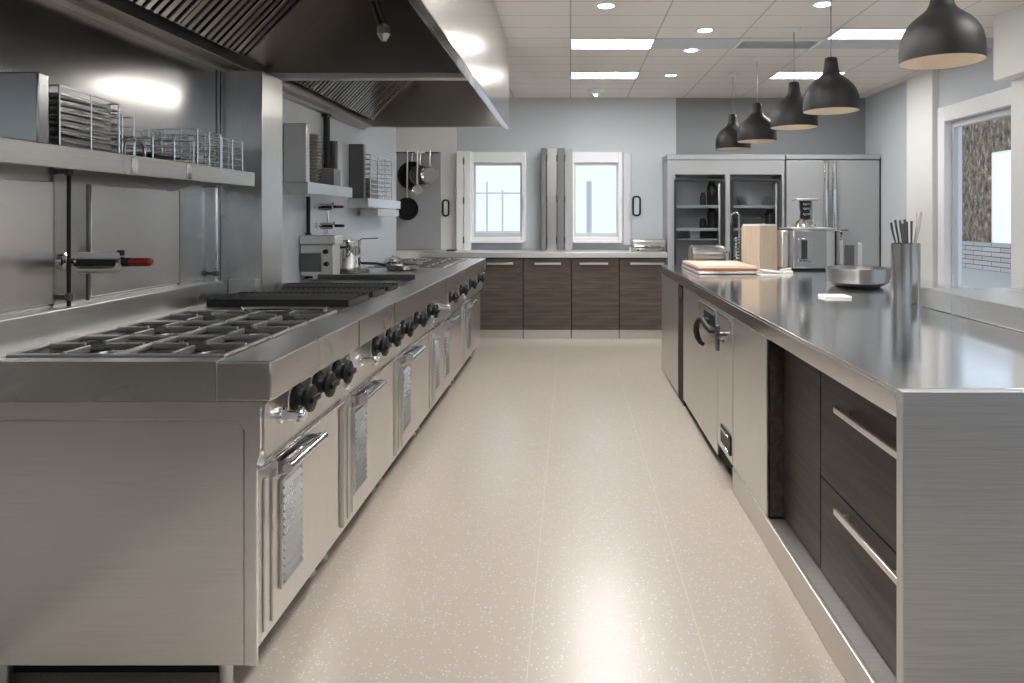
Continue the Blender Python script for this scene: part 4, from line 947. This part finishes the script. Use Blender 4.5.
# wooden block with white top
yb_ = 5.62; cx = X(761, yb_+.1); s = .118
t = thing('wooden_block', 'tall pale beige wooden block standing behind the cutting board', 'block', (cx, yb_+.14, IZ))
ang = math.radians(38)
m = MB(); pa = [Vector((X(741.5, 5.83), 5.83)), Vector((X(759.5, 5.60), 5.60)), Vector((X(777.3, 5.74), 5.74))]; pd = pa[0]+pa[2]-pa[1]
pts = [(p.x, p.y) for p in (pa[0], pa[1], pa[2], pd)]
zt = Z(226, 5.7); m.prism(pts, 'z', IZ, zt); m.build('body', M['carton'], t)
c = sum((Vector(p) for p in pts), Vector((0, 0)))/4
m = MB(); m.prism([tuple(c+(Vector(p)-c)*.93) for p in pts], 'z', zt+.001, zt+.014); m.build('top_pad', M['paper'], t)
y = 5.08; m = MB(); m.box(X(764, y), X(782, y), y+.04, y+.10, IZ+.018, IZ+.034, .006, rot=Matrix.Rotation(.12, 3, 'Y')); m.box(X(760, y), X(781, y), y, y+.10, IZ, IZ+.008, .002)
tag(m.build('white_scraper', M['porcelain']), 'white scraper with flat blade lying by the foot of the beige block', 'scraper')
# gooseneck tap with spray chain
tx, ty = X(737, 6.02), 6.02
t = thing('gooseneck_tap', 'slim chrome gooseneck tap rising beside the beige block', 'tap', (tx, ty, IZ))
m = MB(); z0 = IZ; m.lathe([(.03, 0), (.03, .02), (.018, .03), (.018, .16)], (tx, ty, z0), n=18); m.build('base', M['chrome'], t)
m = MB(); zt_ = Z(212, ty); pts = [(tx+.02, ty, z0+.16), (tx+.02, ty, zt_-.04)] + [(tx+.02-.035+.035*math.cos(a), ty, zt_-.04+.035*math.sin(a)) for a in [math.radians(q) for q in range(20, 181, 20)]] + [(tx-.05, ty, zt_-.10)]
m.tube(pts, .008, 10); m.build('spout', M['chrome'], t)
m = MB()
for k in range(9): m.lathe([(.018, 0), (.024, .006), (.018, .012)], (tx-.002, ty-.03, z0+.03+k*.026), n=14)
m.build('spring', M['dark_steel'], t)
# rounded steel kettle/bin behind board
m = MB(); y = 6.02; x0, x1 = X(690, y), X(725, y)
t = thing('steel_canister', 'lying rounded grey steel canister behind the cutting board', 'canister', ((x0+x1)/2, y, IZ))
m.lathe([(.0005, 0), (.075, 0), (.088, .012), (.09, .03), (.09, x1-x0-.05), (.08, x1-x0-.015), (.05, x1-x0), (.0005, x1-x0)], (x0, y, IZ+.095), 'x', 32); m.build('body', M['dish_steel'], t)
m = MB(); m.box(x0+.03, x0+.06, y-.06, y+.06, IZ, IZ+.012, .003); m.box(x1-.09, x1-.06, y-.06, y+.06, IZ, IZ+.012, .003); m.build('stand', M['black'], t)
m = MB(); m.tube([(x1-.02, y-.02, IZ+.13), (x1+.035, y-.02, IZ+.12), (x1+.035, y-.02, IZ+.03), (x1+.02, y-.02, IZ+.005)], .010, 10); m.build('tap', M['chrome'], t)
# counter appliances
ya = 5.55
x0, x1 = X(793, ya), X(836, ya); x_ = X(777.5, ya+.25)
t = thing('countertop_oven', 'boxy steel countertop machine with small dark window behind the dish', 'appliance', ((x0+x1)/2, ya+.2, IZ))
zt = Z(229.5, ya)
m = MB(); m.box(x0, x1-.07, ya, ya+.34, IZ+.015, zt, .012); m.build('body', M['machine'], t)
m = MB(); m.box(x1-.069, x1, ya+.02, ya+.34, IZ+.015, zt-.01, .006); m.build('side_unit', M['door_steel'], t)
m = MB(); m.box(x0-.06, x0-.001, ya+.1, ya+.34, IZ+.015, zt-.01, .01); m.build('water_tank', M['pale_steel'], t)
m = MB(); m.box(X(798, ya), X(812, ya), ya-.008, ya, Z(262, ya), Z(238, ya), .003); f_ = m.build('window_frame', M['chrome'], t)
m = MB(); m.box(X(801, ya), X(807, ya), ya-.012, ya-.008, Z(259, ya), Z(240, ya), .002); m.build('dark_window', M['bottle'], f_)
m = MB(); m.box(x0-.02, x1, ya-.02, ya+.34, zt+.001, zt+.014, .004); m.build('top_plate', M['steel_x'], t)
m = MB(); m.box(x0-.01, x1-.01, ya+.02, ya+.32, IZ, IZ+.015); m.build('foot', M['black'], t)
zb = zt+.0145
cx = X(805, ya+.1); cy = ya+.1
t = thing('coffee_grinder', 'small chrome grinder with flat top plate standing on the boxy machine', 'grinder', (cx, cy, zb))
m = MB(); m.lathe([(.0005, 0), (.092, 0), (.095, .006), (.088, .03), (.06, .055), (.04, .07), (.0005, .072)], (cx, cy, zb), n=32); m.build('base', M['chrome'], t)
m = MB(); m.lathe([(.04, .07), (.042, .09), (.036, .12), (.044, .16), (.044, .20), (.05, .215)], (cx, cy, zb), n=24); m.build('column', M['black'], t)
m = MB(); m.box(cx-.09, cx+.09, cy-.06, cy+.06, zb+.216, zb+.232, .004); m.build('top_plate', M['steel_x'], t)
m = MB(); m.box(cx+.048, cx+.068, cy-.02, cy+.02, zb+.045, zb+.215, .003); m.build('support', M['steel_z'], t)
m = MB()
for dz in (.10, .145, .18): m.box(cx-.03, cx+.03, cy-.052, cy-.042, zb+dz, zb+dz+.014, .003)
m.build('dial', M['chrome'], t)
ya2 = 5.5; x0, x1 = 2.112, X(858, ya2)
t = thing('ice_machine', 'upright steel machine with rounded shoulder beside the boxy one', 'appliance', ((x0+x1)/2, ya2+.2, IZ))
m = MB(); zt = Z(231, ya2); r = .05
prof = [(x0, IZ+.012), (x1, IZ+.012), (x1, zt-r)] + [(x1-r+r*math.cos(a), zt-r+r*math.sin(a)) for a in [math.radians(q) for q in (22, 45, 68, 90)]] + [(x0, zt)]
m.prism(prof, 'y', ya2, ya2+.34); m.build('body', M['machine'], t)
m = MB(); m.box(x0+.04, x1-.03, ya2-.008, ya2, IZ+.03, Z(245, ya2), .004); m.build('front_panel', M['dark_steel'], t)
m = MB(); m.box(x0, x0+.028, ya2-.006, ya2, IZ+.012, zt-.004, .003); m.build('edge_strip', M['chrome'], t)
m = MB(); m.lathe([(.03, 0), (.03, .008), (.012, .014), (.0005, .016)], (x0+.08, ya2+.1, zt), n=18); m.build('cap', M['black'], t)
m = MB(); m.box(x1+.002, x1+.055, ya2+.05, ya2+.3, IZ+.012, Z(243, ya2), .006); m.build('side_tank', M['door_steel'], t)
m = MB(); m.box(x0+.01, x1+.05, ya2+.02, ya2+.32, IZ, IZ+.012); m.build('foot', M['black'], t)
y = 5.2; m = MB(); m.box(X(786, y), X(796, y)+.0, y+.06, y+.16, IZ, IZ+.018, .004); m.tube([(X(784, y), y+.1, IZ+.02), (X(796, y), y+.12, IZ+.03)], .01, 8); tag(m.build('folded_cloth', M['paper']), 'small folded white cloth between the beige block and boxy machine', 'cloth')

# ---------------------------------------------------------------- pendants
def pendant(px, y, label):
    hz = .68; x = X(px, y); z = 2.045
    t = thing('pendant_lamp', label, 'pendant lamp', (x, y, z), 'black pendant lamps above the island')
    prof = [(r*.92, h) for r, h in [(.19, 0), (.191, .02), (.1905, .05), (.187, .085), (.180, .115), (.168, .142), (.150, .168), (.128, .190), (.104, .208), (.082, .224), (.066, .240), (.056, .258), (.050, .280), (.046, .315), (.042, .345), (.034, .350), (.012, .352)]]
    m = MB(); m.lathe(prof, (x, y, z), n=48, close=False); sh_ = m.build('shade', M['shade'], t, sharp=60)
    inn = [(.174, .001)] + [(r-.005, h-.003) for r, h in prof if .01 < h < .26]
    m = MB(); m.lathe(inn, (x, y, z), n=48, close=False); m.build('lining', M['lining'], t, sharp=60)
    m = MB(); m.lathe([(.0005, .09), (.02, .093), (.034, .11), (.037, .13), (.028, .155), (.018, .175), (.018, .24)], (x, y, z), n=20); m.build('bulb', M['bulb'], t)
    m = MB(); m.tube([(x, y, z+.352), (x, y, CH-.02)], .0035, 6); m.build('cord', M['frame_dark'], t)
    m = MB(); m.lathe([(.05, 0), (.05, -.012), (.04, -.024), (.006, -.028)], (x, y, CH), n=24); m.build('ceiling_rose', M['white'], t)
pendant(941.5, 3.13, 'big black pendant lamp closest to the bar ledge, cut by the frame top')
pendant(831, 4.58, 'black pendant lamp second in the row from the bar ledge')
pendant(794, 5.41, 'black pendant lamp in the middle of the row of five')
pendant(757, 6.39, 'black pendant lamp fourth in the row from the bar ledge')
pendant(733, 7.1, 'black pendant lamp at the fridge end of the row')

# ---------------------------------------------------------------- sky, camera
def portal(loc, rot, sx, sy):
    l = bpy.data.lights.new('daylight_portal', 'AREA'); l.shape = 'RECTANGLE'; l.size = sx; l.size_y = sy; l.cycles.is_portal = True
    o = bpy.data.objects.new('daylight_portal', l); C.objects.link(o); o.location = loc; o.rotation_euler = rot
portal(((fw[0]+fw[1])/2, YF-.12, (fw[2]+fw[3])/2), (math.pi/2, 0, math.pi), fw[1]-fw[0], fw[3]-fw[2])
portal((XR+.12, (rw[0]+rw[1])/2, (rw[2]+rw[3])/2), (math.pi/2, 0, math.pi/2), rw[1]-rw[0], rw[3]-rw[2])
portal((XR+.14, (w3[0]+w3[1])/2, (w3[2]+w3[3])/2), (math.pi/2, 0, math.pi/2), w3[1]-w3[0], w3[3]-w3[2])
for w_ in (W1, W2): portal(((w_[0]+w_[1])/2, YB+.14, (w_[2]+w_[3])/2), (-math.pi/2, 0, 0), w_[1]-w_[0], w_[3]-w_[2])
w = bpy.data.worlds.new('sky'); bpy.context.scene.world = w; w.use_nodes = True
bg = w.node_tree.nodes['Background']; bg.inputs['Color'].default_value = (.80, .90, 1, 1); bg.inputs['Strength'].default_value = .95
cam = bpy.data.cameras.new('camera'); co = bpy.data.objects.new('camera', cam); C.objects.link(co)
co.location = (0, 0, H); co.rotation_euler = (math.pi/2, 0, 0)
cam.sensor_width = 36; cam.lens = F/1024*36; cam.shift_x = -(VX-512)/1024; cam.shift_y = -(341.5-VY)/1024; cam.clip_start = .02; cam.clip_end = 200
sc = bpy.context.scene; sc.camera = co
sc.view_settings.view_transform = 'Standard'; sc.view_settings.look = 'None'; sc.view_settings.gamma = 1; sc.view_settings.use_curve_mapping = False
sc.view_settings.exposure = .35
sc.cycles.max_bounces = 10; sc.cycles.glossy_bounces = 6; sc.cycles.diffuse_bounces = 5; sc.cycles.transparent_max_bounces = 12
sc.cycles.sample_clamp_indirect = 6; sc.cycles.use_denoising = True
